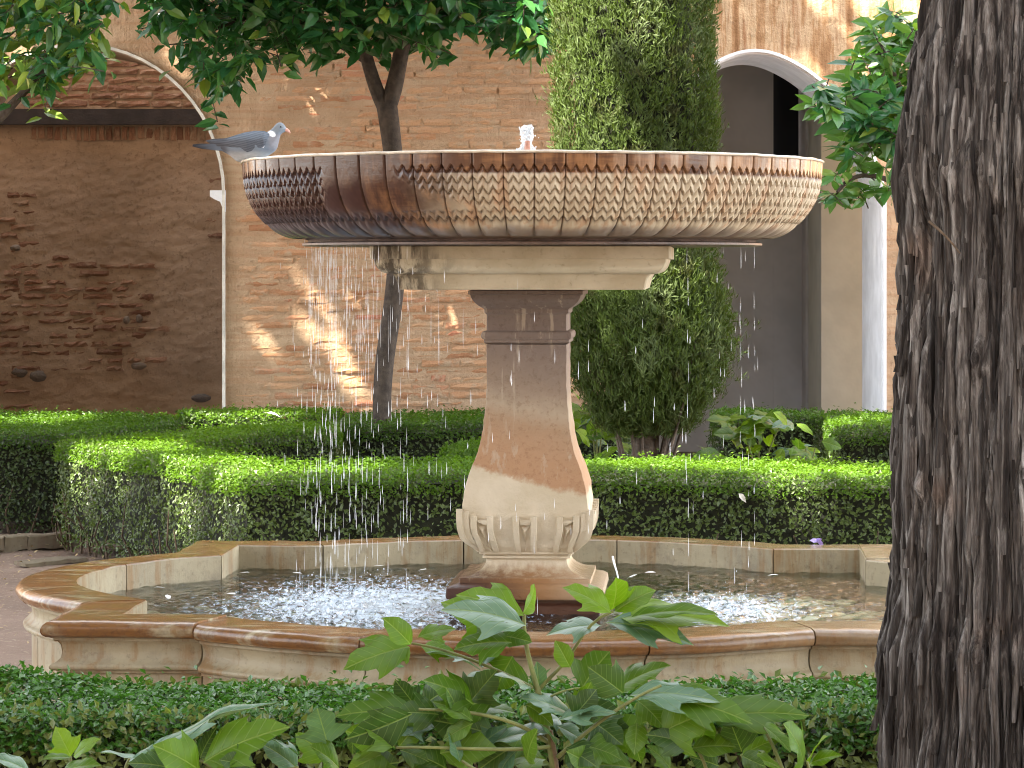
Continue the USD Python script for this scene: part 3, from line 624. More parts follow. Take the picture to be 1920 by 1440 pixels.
nk = [(645, 76), (642, 80), (638, 80)] + [(629 + 8 * math.cos(a), 80 + 5 * math.sin(a)) for a in np.linspace(0, math.pi, 7)] + [(620, 75), (590, 75), (586, 79), (581, 79), (579, 80), (573, 90), (566, 98), (558, 103), (553, 104), (552, 108), (545, 108), (544, 104)]
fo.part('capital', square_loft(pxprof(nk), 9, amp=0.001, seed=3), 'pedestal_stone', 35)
sl = [(543.5, 200), (543, 231), (536, 233), (524, 236), (514, 242), (513.5, 252), (510, 262), (502, 270), (492, 274), (486, 275), (485, 282), (462, 283), (461, 280), (460, 250)]
fo.part('slab', square_loft(pxprof(sl), 15, amp=0.003, seed=4), 'capital_slab', 35)
# brackets on the belly
shp = np.array(pxprof(sh)); zz = shp[:, 1]; o = np.argsort(zz)
def hw_at(z): return np.interp(z, zz[o], shp[o, 0])
def strip(u0, u1, z0, z1, out0, out1, n=10, du=(0, 0)):
    """a raised strip on the front face: between u0 and u1 across, from z0 up to z1, standing out0 (bottom) to out1 (top) proud"""
    z = np.linspace(z0, z1, n); t = (z - z0) / (z1 - z0); h = hw_at(z); nar = 0.86 + 0.14 * smooth01(t, 0, 0.7); w0 = u0 * nar; w1 = u1 * nar; out = out0 + (out1 - out0) * smooth01(t, 0, 0.5)
    def c(u, off): return np.c_[u, -(h + off), z]
    P = np.stack([c(w0, -0.01), c(w0, out - 0.002), c(w0 + .002, out), c(w1 - .002, out), c(w1, out - 0.002), c(w1, -0.01)], 0)
    v, f = grid(P); k = n
    cap = lambda r, fl: [[r, r + n * (2 if not fl else 1), r + n * (1 if not fl else 2)]]
    ids = np.arange(6) * n
    top = [[ids[0] + n - 1, ids[q] + n - 1, ids[q + 1] + n - 1] for q in range(1, 5)]; bot = [[ids[0], ids[q + 1], ids[q]] for q in range(1, 5)]
    return v, np.vstack([f, top, bot])
def wedge(u0, u1, z0, z1, out):
    h0, h1 = hw_at(z0), hw_at(z1); um = (u0 + u1) / 2
    v = np.array([[u0 * .8, -h0 + .005, z0], [u1 * .8, -h0 + .005, z0], [u1, -h1 + .005, z1], [u0, -h1 + .005, z1], [um * .8, -h0 - out * 0.4, z0], [um, -h1 - out, z1 - 0.024]])
    f = [[0, 4, 5], [0, 5, 3], [4, 1, 2], [4, 2, 5], [3, 5, 2], [0, 1, 4]]
    return v, np.array(f)
def spin(m, k):
    a = k * math.pi / 2; v = np.asarray(m[0]); return turn(np.c_[v[:, 0] * math.cos(a) - v[:, 1] * math.sin(a), v[:, 0] * math.sin(a) + v[:, 1] * math.cos(a), v[:, 2]]), m[1]
zt0, zb0 = fz(968, 118), fz(1036, 92)
for k in range(4):
    for uc in (-0.168, 0.0, 0.168):
        w = 0.047 if uc == 0 else 0.044
        parts = [strip(uc - w, uc - w + 0.024, zb0, zt0, 0.010, 0.020), strip(uc + w - 0.024, uc + w, zb0, zt0, 0.010, 0.020), strip(uc - w + 0.024, uc + w - 0.024, zt0 - 0.034, zt0 - 0.014, 0.014, 0.017, 5), wedge(uc - w + 0.024, uc + w - 0.024, zb0 + 0.006, zt0 - 0.034, 0.016)]
        fo.part('bracket', spin(join(parts), k), 'pedestal_stone')
    cs = []                                                     # stepped strips round each corner
    for q, (off, zz1) in enumerate(((0.009, fz(964, 118)), (0.016, fz(959, 118)), (0.023, fz(955, 118)))):
        z = np.linspace(zb0, zz1, 10); h = hw_at(z) + off * smooth01(z, zb0, zb0 + 0.06); wdt = 0.060 - 0.018 * q
        P = np.stack([np.c_[h - wdt, -h + .03, z], np.c_[h - wdt, -h, z], np.c_[h, -h, z], np.c_[h, -h + wdt, z], np.c_[h - .03, -h + wdt, z]], 0); v, f = grid(P)
        kk = 10; f = np.vstack([f, [[0 + 9, 10 + 9, 20 + 9], [9, 29, 39], [9, 39, 49]]]); cs.append((v, f))
    fo.part('corner_bracket', spin(join(cs), k), 'pedestal_stone')

# bowl
sil = np.array([(306, 541), (325, 540), (345, 537.5), (360, 534), (375, 528.5), (390, 521), (404, 511.5), (418, 499), (430, 485), (438, 471), (444, 456), (448, 440)], float)
bx = (997.5 - 992) / F * 11
R_ = sil[:, 1] * 11 / F; Z_ = CZ + (500 - sil[:, 0]) * 11 / F
from scipy.interpolate import CubicSpline
al = np.r_[0, np.cumsum(np.hypot(np.diff(R_), np.diff(Z_)))]; csR, csZ = CubicSpline(al, R_), CubicSpline(al, Z_); LV = al[-1]
RIMZ = Z_[0]
NS = 64
bowl_path = fresh(fo.path, 'bowl')
def ringmesh(prf, n=192):
    prf = np.array(prf); a = np.linspace(0, 2 * np.pi, n, endpoint=False)
    P = np.stack([bx + prf[None, :, 0] * np.cos(a)[:, None], prf[None, :, 0] * np.sin(a)[:, None], np.broadcast_to(prf[None, :, 1], (n, len(prf)))], -1)
    return grid(P, True)
tt = np.linspace(0.0, LV, 30)
inside_prof = [(0.001, Z_[-1] - 0.012), (0.87, Z_[-1] - 0.012)] + [(csR(q) - 0.022, csZ(q)) for q in tt[::-1]] + [(R_[0] - 0.03, RIMZ - 0.008), (R_[0] - 0.05, RIMZ - 0.03), (R_[0] - 0.09, RIMZ - 0.12), (0.9, 1.88), (0.001, 1.86)]
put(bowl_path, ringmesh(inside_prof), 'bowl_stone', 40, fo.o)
lp = [(R_[0] - 0.05, RIMZ - 0.006), (R_[0] - 0.046, RIMZ + 0.003), (R_[0] - 0.02, RIMZ + 0.006), (R_[0] + 0.004, RIMZ + 0.005), (R_[0] + 0.008, RIMZ), (R_[0] + 0.005, RIMZ - 0.006), (R_[0] - 0.03, RIMZ - 0.008)]
lv, lf = ringmesh(lp[::-1], 384); lv[:, 2] += (fbm(np.c_[lv[:, :2] * 12, lv[:, 2] * 0], 3, 3) - 0.5) * 0.005
fo.part('rim', (lv, lf), 'wet_rim', True, parent=bowl_path)
ds = [(0.001, Z_[-1] - 0.030), (0.905, Z_[-1] - 0.030), (0.912, Z_[-1] - 0.027), (0.912, Z_[-1] - 0.019), (0.900, Z_[-1] - 0.015), (0.89, Z_[-1] - 0.015), (0.885, Z_[-1] - 0.004), (0.001, Z_[-1] - 0.004)]
fo.part('disc', ringmesh(ds, 160), 'disc_stone', 35, parent=bowl_path)
nu, nv = 37, 110
U, Vv = np.meshgrid(np.linspace(0, 1, nu), np.linspace(0, 1, nv), indexing='ij')
row_top, nrow = 0.074, 5
qs = np.linspace(0, LV, 400); row_h = (np.interp(-1.866, -csZ(qs), qs) - 0.074) / nrow; S_BOT = row_top + nrow * row_h
for k in range(NS):
    a0 = 2 * np.pi * k / NS; da = 2 * np.pi / NS
    ang = a0 + U * da
    s = Vv * LV; r = csR(s); z = csZ(s)
    e = 2 * U - 1
    bulge = (0.0015 + 0.005 * smooth01(s, 0.02, 0.15)) * (1 - e ** 2) - 0.008 * np.exp(-((1 - abs(e)) / 0.045) ** 2)
    low = smooth01(s, S_BOT - 0.01, LV); bulge = bulge + low * 0.012 * (1 - e ** 4) - low * 0.035 * abs(e) ** 3
    zig = abs(((U * 3 + 0.5) % 1.0) - 0.5) * 2                     # 0 at a tip, 1 between
    zig = np.abs(2 * ((U * 3) % 1.0) - 1)
    q = (s - row_top + zig * 0.028) / row_h; ri = np.floor(q); t = q - ri
    lim = (q > 0) & (ri < nrow)
    tip = 1 - zig
    scl = np.where(lim, -0.013 * (1 - t) ** 1.2 + 0.003 * (1 - abs(2 * ((U * 3 + 0.5) % 1.0) - 1)) * np.sin(np.pi * t), 0.0)
    scl = np.where(q >= nrow, -0.013 * np.exp(-(q - nrow) * 1.1), scl)
    th_ = np.angle(np.exp(1j * (ang + np.pi / 2)))                # 0 towards the camera, negative to the left
    nz_ = (fbm(np.stack([np.cos(ang) * 4, np.sin(ang) * 4, z * 7], -1), 3, 77) - 0.5)
    worn = smooth01(th_ + nz_ * 0.10, -0.80, -0.74) * smooth01(th_ + nz_ * 0.5 + (z - 1.95) * 1.6, -0.22, -0.34) * smooth01(z + nz_ * 0.05, 1.880, 1.905)
    amp = 1 - 0.97 * worn
    rr = r + bulge + scl * amp + nz_ * 0.004
    P = np.stack([bx + rr * np.cos(ang), rr * np.sin(ang), z], -1)
    dirt = np.where(lim, np.exp(-t / 0.16) * (0.5 + 0.5 * tip), 0) * amp + 0.8 * np.exp(-((1 - abs(e)) / 0.05) ** 2); dirt = np.clip(dirt + np.where(q >= nrow, np.exp(-(q - nrow) * 3) * 0.8, 0) * amp, 0, 1)  # brown recess stain plus shade painted under each scale edge; seams dark
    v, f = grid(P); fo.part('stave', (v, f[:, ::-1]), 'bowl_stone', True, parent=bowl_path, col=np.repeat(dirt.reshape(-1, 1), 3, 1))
bw = ringmesh([(R_[0] - 0.05, RIMZ - 0.004), (0.6, RIMZ - 0.002), (0.001, RIMZ)], 96)
solo('bowl_water', (bw[0], bw[1]), 'water', 'still water filling the raised bowl to its rim', None, True, kind='structure')

# jet in the middle of the bowl
def hull_chain(balls, links, seg=20):
    """hull of the spheres at both ends of every link, added up"""
    sph = [m3.Manifold.sphere(r, seg).translate(tuple(map(float, c))) for c, r in balls]
    out = m3.Manifold()
    for a, b in links: out += m3.Manifold.batch_hull([sph[a], sph[b]])
    return out
def skin_of(man, edge, it=12):
    man = man.refine_to_length(edge); t = man.to_mesh(); m = trimesh.Trimesh(np.array(t.vert_properties[:, :3]), np.array(t.tri_verts)); m.merge_vertices()
    trimesh.smoothing.filter_taubin(m, iterations=it); return m
jb = at(988, 288, 11.0)
jet = Thing('water_jet', jb, 'short bubbling jet of white water over a copper nozzle in the bowl', 'water jet')
js = lambda px, py, r: (at(px, py, 11.0), r * 11 / F)
mj = skin_of(hull_chain([js(984, 245, 9), js(993, 243, 8), js(988, 258, 11), js(988, 272, 8), js(986, 284, 13), js(970, 291, 8), js(1008, 291, 8)], [(0, 1), (0, 2), (1, 2), (2, 3), (3, 4), (4, 5), (4, 6)]), 0.005, 6)
vj = np.array(mj.vertices); vj += np.array(mj.vertex_normals) * ((fbm(vj * 110, 3, 4) - 0.5) * 0.026)[:, None]
jet.part('bubbling_water', (vj, np.array(mj.faces)), 'jet_water', True)
sp_ = [(iv * [r_, r_, r_ * 1.6] + at(988 + rng_.normal(0, 9), 262 - rng_.uniform(-22, 24), 11.0 + rng_.normal(0, .02)), iff) for rng_ in [np.random.default_rng(2)] for r_ in rng_.uniform(0.001, 0.003, 46)]
jet.part('spray', join(sp_), 'foam', True, kind='stuff')
jet.part('nozzle', tube([at(989, 300, 10.93), at(989, 278, 10.955), at(989.5, 264, 10.955)], [0.016, 0.013, 0.010], 12), 'copper', True)

# falling water, splashes
rng = np.random.default_rng(23)
def streak(p, ln, w, rng):
    z = np.array([0, 0.25, 0.7, 1.0]) * ln; x = np.cumsum(rng.normal(0, w * 0.12, 4))
    return tube(np.c_[p[0] + x, np.full(4, p[1]), p[2] + z], np.array([0.35, 1.0, 0.6, 0.15]) * w, 5)
def curtain(a0, a1, n, spread, dens=1.0):
    out = []
    for _ in range(n):
        a = rng.normal((a0 + a1) / 2, (a1 - a0) / 3.2); rad = 0.845 + rng.normal(0, spread * 3)
        # drops are closer together near the lip they leave
        h = rng.random() ** 1.15; zz_ = 1.78 - h * 1.40; ln = rng.uniform(0.018, 0.05) + 0.055 * h * rng.random()
        if zz_ < WZ + 0.01: continue
        out.append(streak((bx + rad * math.cos(a), rad * math.sin(a), zz_), ln, rng.uniform(0.0008, 0.0018), rng))
    return out
def thread(a, top=1.79):
    out = []; z = top; rad = 0.84 + rng.normal(0, .03)
    while z > WZ + 0.05 and rng.random() < 0.93:
        ln = rng.uniform(0.03, 0.10); out.append(streak((bx + rad * math.cos(a) + rng.normal(0, .002), rad * math.sin(a), z - ln), ln, rng.uniform(0.0008, 0.0018), rng)); z -= ln + rng.uniform(0.01, 0.12)
    return out
L_ = curtain(math.radians(130), math.radians(240), 330, 0.02)
for _ in range(26): L_ += thread(rng.normal(math.radians(185), math.radians(30)))
for _ in range(90):                                            # thin continuous threads close under the lip
    a = rng.normal(math.radians(185), math.radians(32)); ln = rng.uniform(0.04, 0.26); z_ = 1.79 - rng.random() ** 2 * 0.35 - ln; rad = 0.85 + rng.normal(0, .03); L_.append(streak((bx + rad * math.cos(a), rad * math.sin(a), z_), ln, rng.uniform(0.0006, 0.0013), rng))
solo('falling_water', join(L_), 'water_drop', 'curtain of drops falling from the left side of the bowl', 'falling water', True, kind='stuff')
R2 = curtain(math.radians(-35), math.radians(40), 26, 0.01)
for _ in range(4): R2 += thread(rng.normal(math.radians(8), math.radians(24)))
solo('falling_water', join(R2), 'water_drop', 'thin scattered drops falling from the right side of the bowl', 'falling water', True, kind='stuff')
C_ = []
for _ in range(46): C_ += [streak((rng.uniform(-0.55, 0.75), -0.5 + rng.uniform(-.12, .12), rng.uniform(0.6, 1.74)), rng.uniform(0.02, 0.06), rng.uniform(0.0012, 0.0022), rng)]
solo('falling_water', join(C_), 'water_drop', 'single drops falling in front of the pedestal', 'falling water', True, kind='stuff')
def drops(n, cx, cy, sx, sy, h):
    out = []
    for _ in range(n):
        q = np.array([rng.normal(cx, sx), rng.normal(cy, sy)])
        if not wp.contains(Point(q)): continue
        zz_ = WZ + abs(rng.normal(0, h)); r = rng.uniform(0.0012, 0.0030) * (1.0 if zz_ < WZ + 0.03 else 0.7)
        out.append((iv * [r * 1.2, r, r * rng.uniform(0.8, 1.8)] + [*q, zz_], iff))
    return out
solo('water_splash', join(drops(260, -0.68, 0.0, 0.20, 0.40, 0.018) + drops(90, -0.68, 0.0, 0.12, 0.35, 0.06)), 'foam', 'white spray where the left curtain strikes the water', 'splash', True, kind='stuff')
solo('water_splash', join(drops(140, 0.76, -0.15, 0.13, 0.25, 0.015) + drops(30, 0.78, -0.1, 0.06, 0.2, 0.05)), 'foam', 'small white spray on the water right of the pedestal', 'splash', True, kind='stuff')
solo('spurt', tube(spline([at(1149, 1044, 11.5), at(1152, 1058, 11.45), at(1157, 1075, 11.4), at(1160, 1096, 11.35)], 10), np.linspace(0.005, 0.003, 10), 6), 'foam', 'thin leaping spurt of water right of the plinth', 'water spurt', True)

# ------------------------------------------------------------------ wood pigeon on the rim
pb = at(455, 301, 10.86)
bird = Thing('pigeon', pb, 'grey wood pigeon with white neck patch standing on the rim of the bowl', 'bird')
def bp(u, v_, off=0.0): return at(340 + u / 8.0, 210 + v_ / 8.0, 10.86) + np.array([0, off, 0])
K = 10.86 / F / 8
balls = [(bp(1478, 238), 82 * K), (bp(1420, 300), 78 * K), (bp(1370, 380), 108 * K), (bp(1290, 470), 165 * K), (bp(1130, 500), 205 * K), (bp(960, 550), 190 * K), (bp(800, 545), 130 * K), (bp(640, 520), 72 * K), (bp(1540, 262), 40 * K), (bp(1120, 600), 150 * K), (bp(880, 640), 110 * K)]
mb = skin_of(hull_chain(balls, [(0, 1), (1, 2), (2, 3), (3, 4), (4, 5), (5, 6), (6, 7), (0, 8), (3, 9), (4, 9), (9, 10), (5, 10), (10, 6)]), 0.006, 14)
vb = np.array(mb.vertices); uu = (960 + (vb[:, 0] - CX) / 10.86 * F - 340) * 8; ww = (YH - (vb[:, 2] - CZ) / 10.86 * F - 210) * 8
grey, blue, pinkc, pale, whitec, slate, black = map(np.array, ((0.17, 0.19, 0.21), (0.15, 0.175, 0.205), (0.195, 0.185, 0.195), (0.33, 0.33, 0.325), (0.80, 0.80, 0.80), (0.08, 0.085, 0.10), (0.02, 0.02, 0.025)))
def lerp(a, b, t): return a + (b - a) * t[:, None]
col = np.broadcast_to(blue, vb.shape).copy()
col = lerp(col, np.broadcast_to(pale, vb.shape), smooth01(ww, 560, 660))
col = lerp(col, np.broadcast_to(pinkc, vb.shape), smooth01(uu, 1280, 1380) * smooth01(ww, 300, 380) * smooth01(ww, 640, 520))
col = lerp(col, np.broadcast_to(np.array((0.19, 0.215, 0.235)), vb.shape), smooth01(uu, 1330, 1400) * smooth01(ww, 350, 290))
col = lerp(col, np.broadcast_to(slate, vb.shape), smooth01(uu, 760, 640))
patch = smooth01(np.hypot((uu - 1365) / 60, (ww - 330) / 46 - (uu - 1365) / 130), 1.05, 0.85); col = lerp(col, np.broadcast_to(whitec, vb.shape), patch)
bird.part('body', (vb, np.array(mb.faces)), 'plumage', True, col=col)
for s in (-1, 1):                                              # wings lie over the flanks
    outl = np.array([(1330, 330), (1340, 430), (1310, 520), (1220, 580), (1060, 635), (940, 630), (830, 570), (700, 540), (480, 500), (360, 430), (480, 405), (680, 395), (800, 360), (960, 310), (1120, 285), (1260, 290)], float)
    tv, tf = trimesh.creation.triangulate_polygon(Polygon(outl), engine='earcut'); tm = trimesh.Trimesh(np.c_[tv, np.zeros(len(tv))], tf, process=False)
    a_, b_ = trimesh.remesh.subdivide_to_size(tm.vertices, tm.faces, 15)
    tm = trimesh.Trimesh(a_, b_, process=True); q = np.array(tm.vertices)[:, :2]; ed = np.array([Polygon(outl).exterior.distance(Point(x)) for x in q])
    off = -(np.interp(q[:, 0], [360, 640, 800, 1000, 1250, 1340], [24, 74, 134, 196, 180, 120]) * np.sqrt(np.clip(1 - ((q[:, 1] - np.interp(q[:, 0], [360, 700, 1000, 1300], [450, 490, 500, 450])) / 235) ** 2, 0.05, 1)) + 16 * smooth01(ed, 0, 60)) * K
    v1 = np.array([bp(a, b, o_ * s) for (a, b), o_ in zip(q, off)])
    v2 = v1 + np.array([0, s * 14 * K, 0])
    cw = np.broadcast_to(np.array((0.085, 0.093, 0.110)), (len(q), 3)).copy()
    cw = lerp(cw, np.broadcast_to(np.array((0.135, 0.160, 0.195)), cw.shape), smooth01(q[:, 1], 460, 380)); cw = lerp(cw, np.broadcast_to(slate, cw.shape), smooth01(q[:, 0], 760, 620))
    cw = lerp(cw, np.broadcast_to(whitec, cw.shape), smooth01(ed, 34, 22) * smooth01(q[:, 0], 1060, 1100) * smooth01(q[:, 1], 470, 500))
    ln_ = (q[:, 1] - np.interp(q[:, 0], [360, 700, 1000, 1300], [440, 450, 430, 380])) / 34 + q[:, 0] / 260; cw = cw * (1 - 0.38 * (np.abs((ln_ % 1) - 0.5) > 0.34))[:, None]
    fcs = np.array(tm.faces); fcs = fcs if s > 0 else fcs[:, ::-1]
    bird.part('wing', (np.vstack([v1, v2]), np.vstack([fcs, fcs[:, ::-1] + len(q)])), 'plumage', True, col=np.vstack([cw, cw]))
for k, (yo, tipv) in enumerate(((-34, 512), (-17, 500), (0, 494), (17, 500), (34, 512))):      # tail feathers
    pts = [(720, 500), (560, 480), (300, 474), (180, tipv - 8), (170, tipv), (300, 545), (560, 575), (720, 580)]
    e = trimesh.creation.extrude_polygon(Polygon(pts), 18, engine='earcut'); ev = np.array(e.vertices)
    v = np.array([bp(a, b + abs(yo) * 0.15, (yo + c - 9) * K * (1 + (720 - a) / 700)) for a, b, c in ev])
    cc = lerp(np.broadcast_to(np.array((0.12, 0.14, 0.17)), v.shape).copy(), np.broadcast_to(black, v.shape), smooth01(ev[:, 0], 420, 330))
    bird.part('tail_feather', (v, np.array(e.faces)), 'plumage', False, col=cc)
bird.part('beak', tube([bp(1545, 262), bp(1585, 272), bp(1620, 296), bp(1632, 318)], np.array([34, 26, 15, 4]) * K, 10), 'bird_pink', True)
for s in (-1, 1):
    es = trimesh.creation.icosphere(2, 15 * K); es.apply_translation(bp(1497, 228, s * 72 * K)); bird.part('eye', es, 'bird_black', True)
for s in (-1, 1):
    leg = [tube([bp(960, 690, s * 70 * K), bp(965, 760, s * 70 * K), bp(975, 790, s * 72 * K)], [22 * K, 16 * K, 15 * K], 8)]
    for q in (-0.5, 0.0, 0.5): leg.append(tube([bp(975, 786, s * 72 * K), bp(1050, 792, (s * 72 + q * 60) * K)], [11 * K, 6 * K], 6))
    bird.part('leg', join(leg), 'bird_pink', True)

# ------------------------------------------------------------------ hedges of box
rngH = np.random.default_rng(101)
def hedge(poly, zt, label, dens=5200, size=0.021, mats=('lit_box_leaf', 'shaded_old_box_leaf'), group=None, z0=0.0, sides='front', name='box_hedge', seed=0, trunks=True):
    poly = Polygon(poly).buffer(0)
    poly = poly.buffer(-0.10).buffer(0.10)                     # clipped corners are soft
    if poly.geom_type != 'Polygon': poly = max(poly.geoms, key=lambda q: q.area)
    c = poly.centroid; t = Thing(name, (c.x, c.y, z0), label, 'hedge', group)
    core = poly.buffer(-0.085)
    if core.geom_type != 'Polygon': core = max(core.geoms, key=lambda q: q.area)
    cores = []
    for g_ in getattr(core, 'geoms', [core]):
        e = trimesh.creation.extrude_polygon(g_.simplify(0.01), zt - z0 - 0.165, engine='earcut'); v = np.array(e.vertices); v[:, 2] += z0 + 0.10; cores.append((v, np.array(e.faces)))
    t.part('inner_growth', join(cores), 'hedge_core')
    x0, y0, x1, y1 = poly.bounds
    def rough(P): return (fbm(P * 5.0, 3, 50 + seed) - 0.5) * 0.07 + (fbm(P * 1.2, 2, 60 + seed) - 0.5) * 0.06
    # top
    n = int((x1 - x0) * (y1 - y0) * dens * 1.15); q = rngH.uniform([x0, y0], [x1, y1], (n, 2)); q = q[shapely.contains_xy(poly, q[:, 0], q[:, 1])]
    ed = shapely.distance(shapely.points(q), poly.exterior)
    z = zt - 0.05 * np.exp(-ed / 0.035) - rngH.random(len(q)) ** 2 * 0.05 + rngH.exponential(0.010, len(q))
    P = np.c_[q, z]; P[:, 2] += rough(P)
    N = unit(np.c_[rngH.normal(0, 0.45, (len(q), 2)), np.ones(len(q))]); A = rngH.normal(0, 1, (len(q), 3)); A[:, 2] += 0.9
    br = poly.exterior; Ln = br.length; ne = int(Ln * 0.13 * dens * 1.9); sv = rngH.uniform(0, Ln, ne); pts = shapely.line_interpolate_point(br, sv); qe = np.c_[shapely.get_x(pts), shapely.get_y(pts)]
    cin = shapely.line_interpolate_point(core.exterior, shapely.line_locate_point(core.exterior, pts)); ins = unit(np.c_[shapely.get_x(cin), shapely.get_y(cin)] - qe)
    ue = rngH.random(ne); Pe = np.c_[qe + ins * (0.10 * ue * rngH.random(ne))[:, None], zt - 0.11 * (1 - ue) ** 1.2 + rngH.exponential(0.006, ne)]; re_ = rough(Pe); Pe[:, :2] -= ins * re_[:, None] * 0.6; Pe[:, 2] += re_ * 0.8
    P = np.vstack([P, Pe]); N = np.vstack([N, unit(np.c_[-ins * 0.5, np.full(ne, 0.8)] + rngH.normal(0, .4, (ne, 3)))]); A = np.vstack([A, rngH.normal(0, 1, (ne, 3)) + [0, 0, 0.8]])
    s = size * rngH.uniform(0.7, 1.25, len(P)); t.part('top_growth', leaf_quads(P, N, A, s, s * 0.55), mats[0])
    # sides
    br = poly.exterior; Ln = br.length; n = int(Ln * (zt - z0) * dens * 1.0); sv = rngH.uniform(0, Ln, n)
    pts = shapely.line_interpolate_point(br, sv); p2 = shapely.line_interpolate_point(br, (sv + 0.02) % Ln); q = np.c_[shapely.get_x(pts), shapely.get_y(pts)]; d = unit(np.c_[shapely.get_x(p2), shapely.get_y(p2)] - q)
    o = np.c_[d[:, 1], -d[:, 0]];  o = o if br.is_ccw else -o
    view = (np.array([CX, CY]) - q); facing = (unit(view) * o).sum(1)
    keep = (facing > -0.25) | (rngH.random(n) < 0.35); q, o = q[keep], o[keep]; n = len(q)
    z = z0 + 0.02 + rngH.random(n) ** 0.93 * (zt - z0 - 0.03)
    dep = rngH.random(n) ** 1.3 * 0.12; dep += 0.05 * (1 - smooth01(z, z0, z0 + 0.2)) * rngH.random(n)
    P = np.c_[q - o * dep[:, None], z]; rr = rough(P) + (fbm(np.c_[P[:, :2] * 9, P[:, 2] * 2.5], 3, 70) - 0.5) * 0.06; P[:, :2] += o * rr[:, None]; P[:, 2] += 0.03 * rngH.random(n)
    N = unit(np.c_[o, np.full(n, 0.25)] + rngH.normal(0, 0.45, (n, 3))); A = rngH.normal(0, 1, (n, 3)); A[:, 2] += 0.5
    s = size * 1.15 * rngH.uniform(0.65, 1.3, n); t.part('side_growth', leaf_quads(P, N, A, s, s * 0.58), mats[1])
    if trunks:
        tw = []
        for _ in range(int(Ln * 5)):
            sv = rngH.uniform(0, Ln); a = br.interpolate(sv); b = core.exterior.interpolate(core.exterior.project(a)) if core.geom_type == 'Polygon' else a
            h = rngH.uniform(0.15, 0.4); tw.append(tube(np.array([[b.x, b.y, z0], [(a.x + b.x) / 2 + rngH.normal(0, .03), (a.y + b.y) / 2, z0 + h * 0.5], [a.x * 0.8 + b.x * 0.2 + rngH.normal(0, .05), a.y * 0.8 + b.y * 0.2, z0 + h]]), [0.008, 0.006, 0.003], 4))
        t.part('stems', join(tw), 'twig', kind='stuff')
    return t
HZ = 0.65
def L2(px, py, z=HZ): return on_level(px, py, z)[:2]
hg = 'clipped box hedges of the parterre'
# front run behind the basin with its bend to the left
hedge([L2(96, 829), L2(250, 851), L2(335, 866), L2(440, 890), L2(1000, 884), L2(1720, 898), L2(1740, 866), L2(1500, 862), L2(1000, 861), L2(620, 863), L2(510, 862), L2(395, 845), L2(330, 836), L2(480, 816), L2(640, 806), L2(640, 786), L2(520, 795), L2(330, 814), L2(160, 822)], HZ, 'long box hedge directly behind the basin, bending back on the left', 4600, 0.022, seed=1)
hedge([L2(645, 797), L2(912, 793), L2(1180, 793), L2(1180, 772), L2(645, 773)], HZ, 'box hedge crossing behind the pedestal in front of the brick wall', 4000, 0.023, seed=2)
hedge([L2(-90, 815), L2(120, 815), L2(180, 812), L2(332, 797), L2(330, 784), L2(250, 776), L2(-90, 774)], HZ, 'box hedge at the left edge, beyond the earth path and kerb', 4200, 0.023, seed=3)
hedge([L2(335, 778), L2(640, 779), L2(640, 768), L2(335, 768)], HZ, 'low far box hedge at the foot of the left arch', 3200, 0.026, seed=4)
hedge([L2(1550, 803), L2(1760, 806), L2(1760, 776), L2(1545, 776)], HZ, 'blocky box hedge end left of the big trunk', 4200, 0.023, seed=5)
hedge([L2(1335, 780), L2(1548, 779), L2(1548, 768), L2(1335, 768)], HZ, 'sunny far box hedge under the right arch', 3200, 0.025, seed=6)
hedge([L2(825, 848, 0.55), L2(905, 862, 0.55), L2(960, 850, 0.55), L2(960, 830, 0.55), L2(880, 826, 0.55)], 0.56, 'small rounded box bush in the bed left of the pedestal', 4600, 0.022, mats=('lit_box_leaf', 'lit_box_leaf'), seed=7, trunks=False, name='box_bush')
# near hedge in front of the basin
NZ = 0.45
hedge([L2(-60, 1346, NZ), L2(500, 1344, NZ), L2(1100, 1345, NZ), L2(1760, 1340, NZ), L2(1760, 1268, NZ), L2(1100, 1284, NZ), L2(600, 1283, NZ), L2(200, 1275, NZ), L2(-60, 1262, NZ)], NZ, 'near box hedge in front of the basin, behind the peony leaves', 6000, 0.027, ('box_leaf_near', 'shaded_old_box_leaf'), seed=8)  # darker side leaves paint shade onto the front face

# ------------------------------------------------------------------ kerbs, litter
rng = np.random.default_rng(55)
def block(p, q, w, h, rng, seed):
    p, q = np.array(p), np.array(q); d = unit(q - p); n = np.array([-d[1], d[0]])
    s = np.linspace(0, 1, 12); prf = [(0, 0), (0, h * 0.9), (0.012, h), (w - 0.012, h), (w, h * .9), (w, 0)]
    P = np.stack([np.c_[p + (q - p) * t_ + n * o_, ] for t_ in s for o_, _ in prf]).reshape(12, 6, 2); Z = np.broadcast_to(np.array([z for _, z in prf]), (12, 6))[..., None]
    P = np.concatenate([P, Z], -1); P += (fbm(P * 11 + seed, 3, seed)[..., None] - 0.5) * 0.03; P[..., 2] = np.maximum(P[..., 2], -0.02)
    v, f = grid(P); return v, np.vstack([f[:, ::-1], [[0, 1, 2], [0, 2, 3], [0, 3, 4], [0, 4, 5]], [[66 + 2, 66 + 1, 66], [66 + 3, 66 + 2, 66], [66 + 4, 66 + 3, 66], [66 + 5, 66 + 4, 66]]])
kl = [on_level(-60, 1036, 0)[:2], on_level(8, 1034, 0)[:2], on_level(52, 1031, 0)[:2], on_level(150, 1024, 0)[:2]]
for k, lab in enumerate(('rough kerb stone at the left edge of the picture under the left hedge', 'short rough kerb stone between two others under the left hedge', 'long mossy kerb stone under the left hedge, next to the path')):
    a, b = kl[k], kl[k + 1]; g_ = unit(b - a) * 0.008; solo('kerb_stone', block(a + g_, b - g_, 0.16, 0.085, rng, 3 + k), 'kerb_stone', lab, 'kerb', 40)
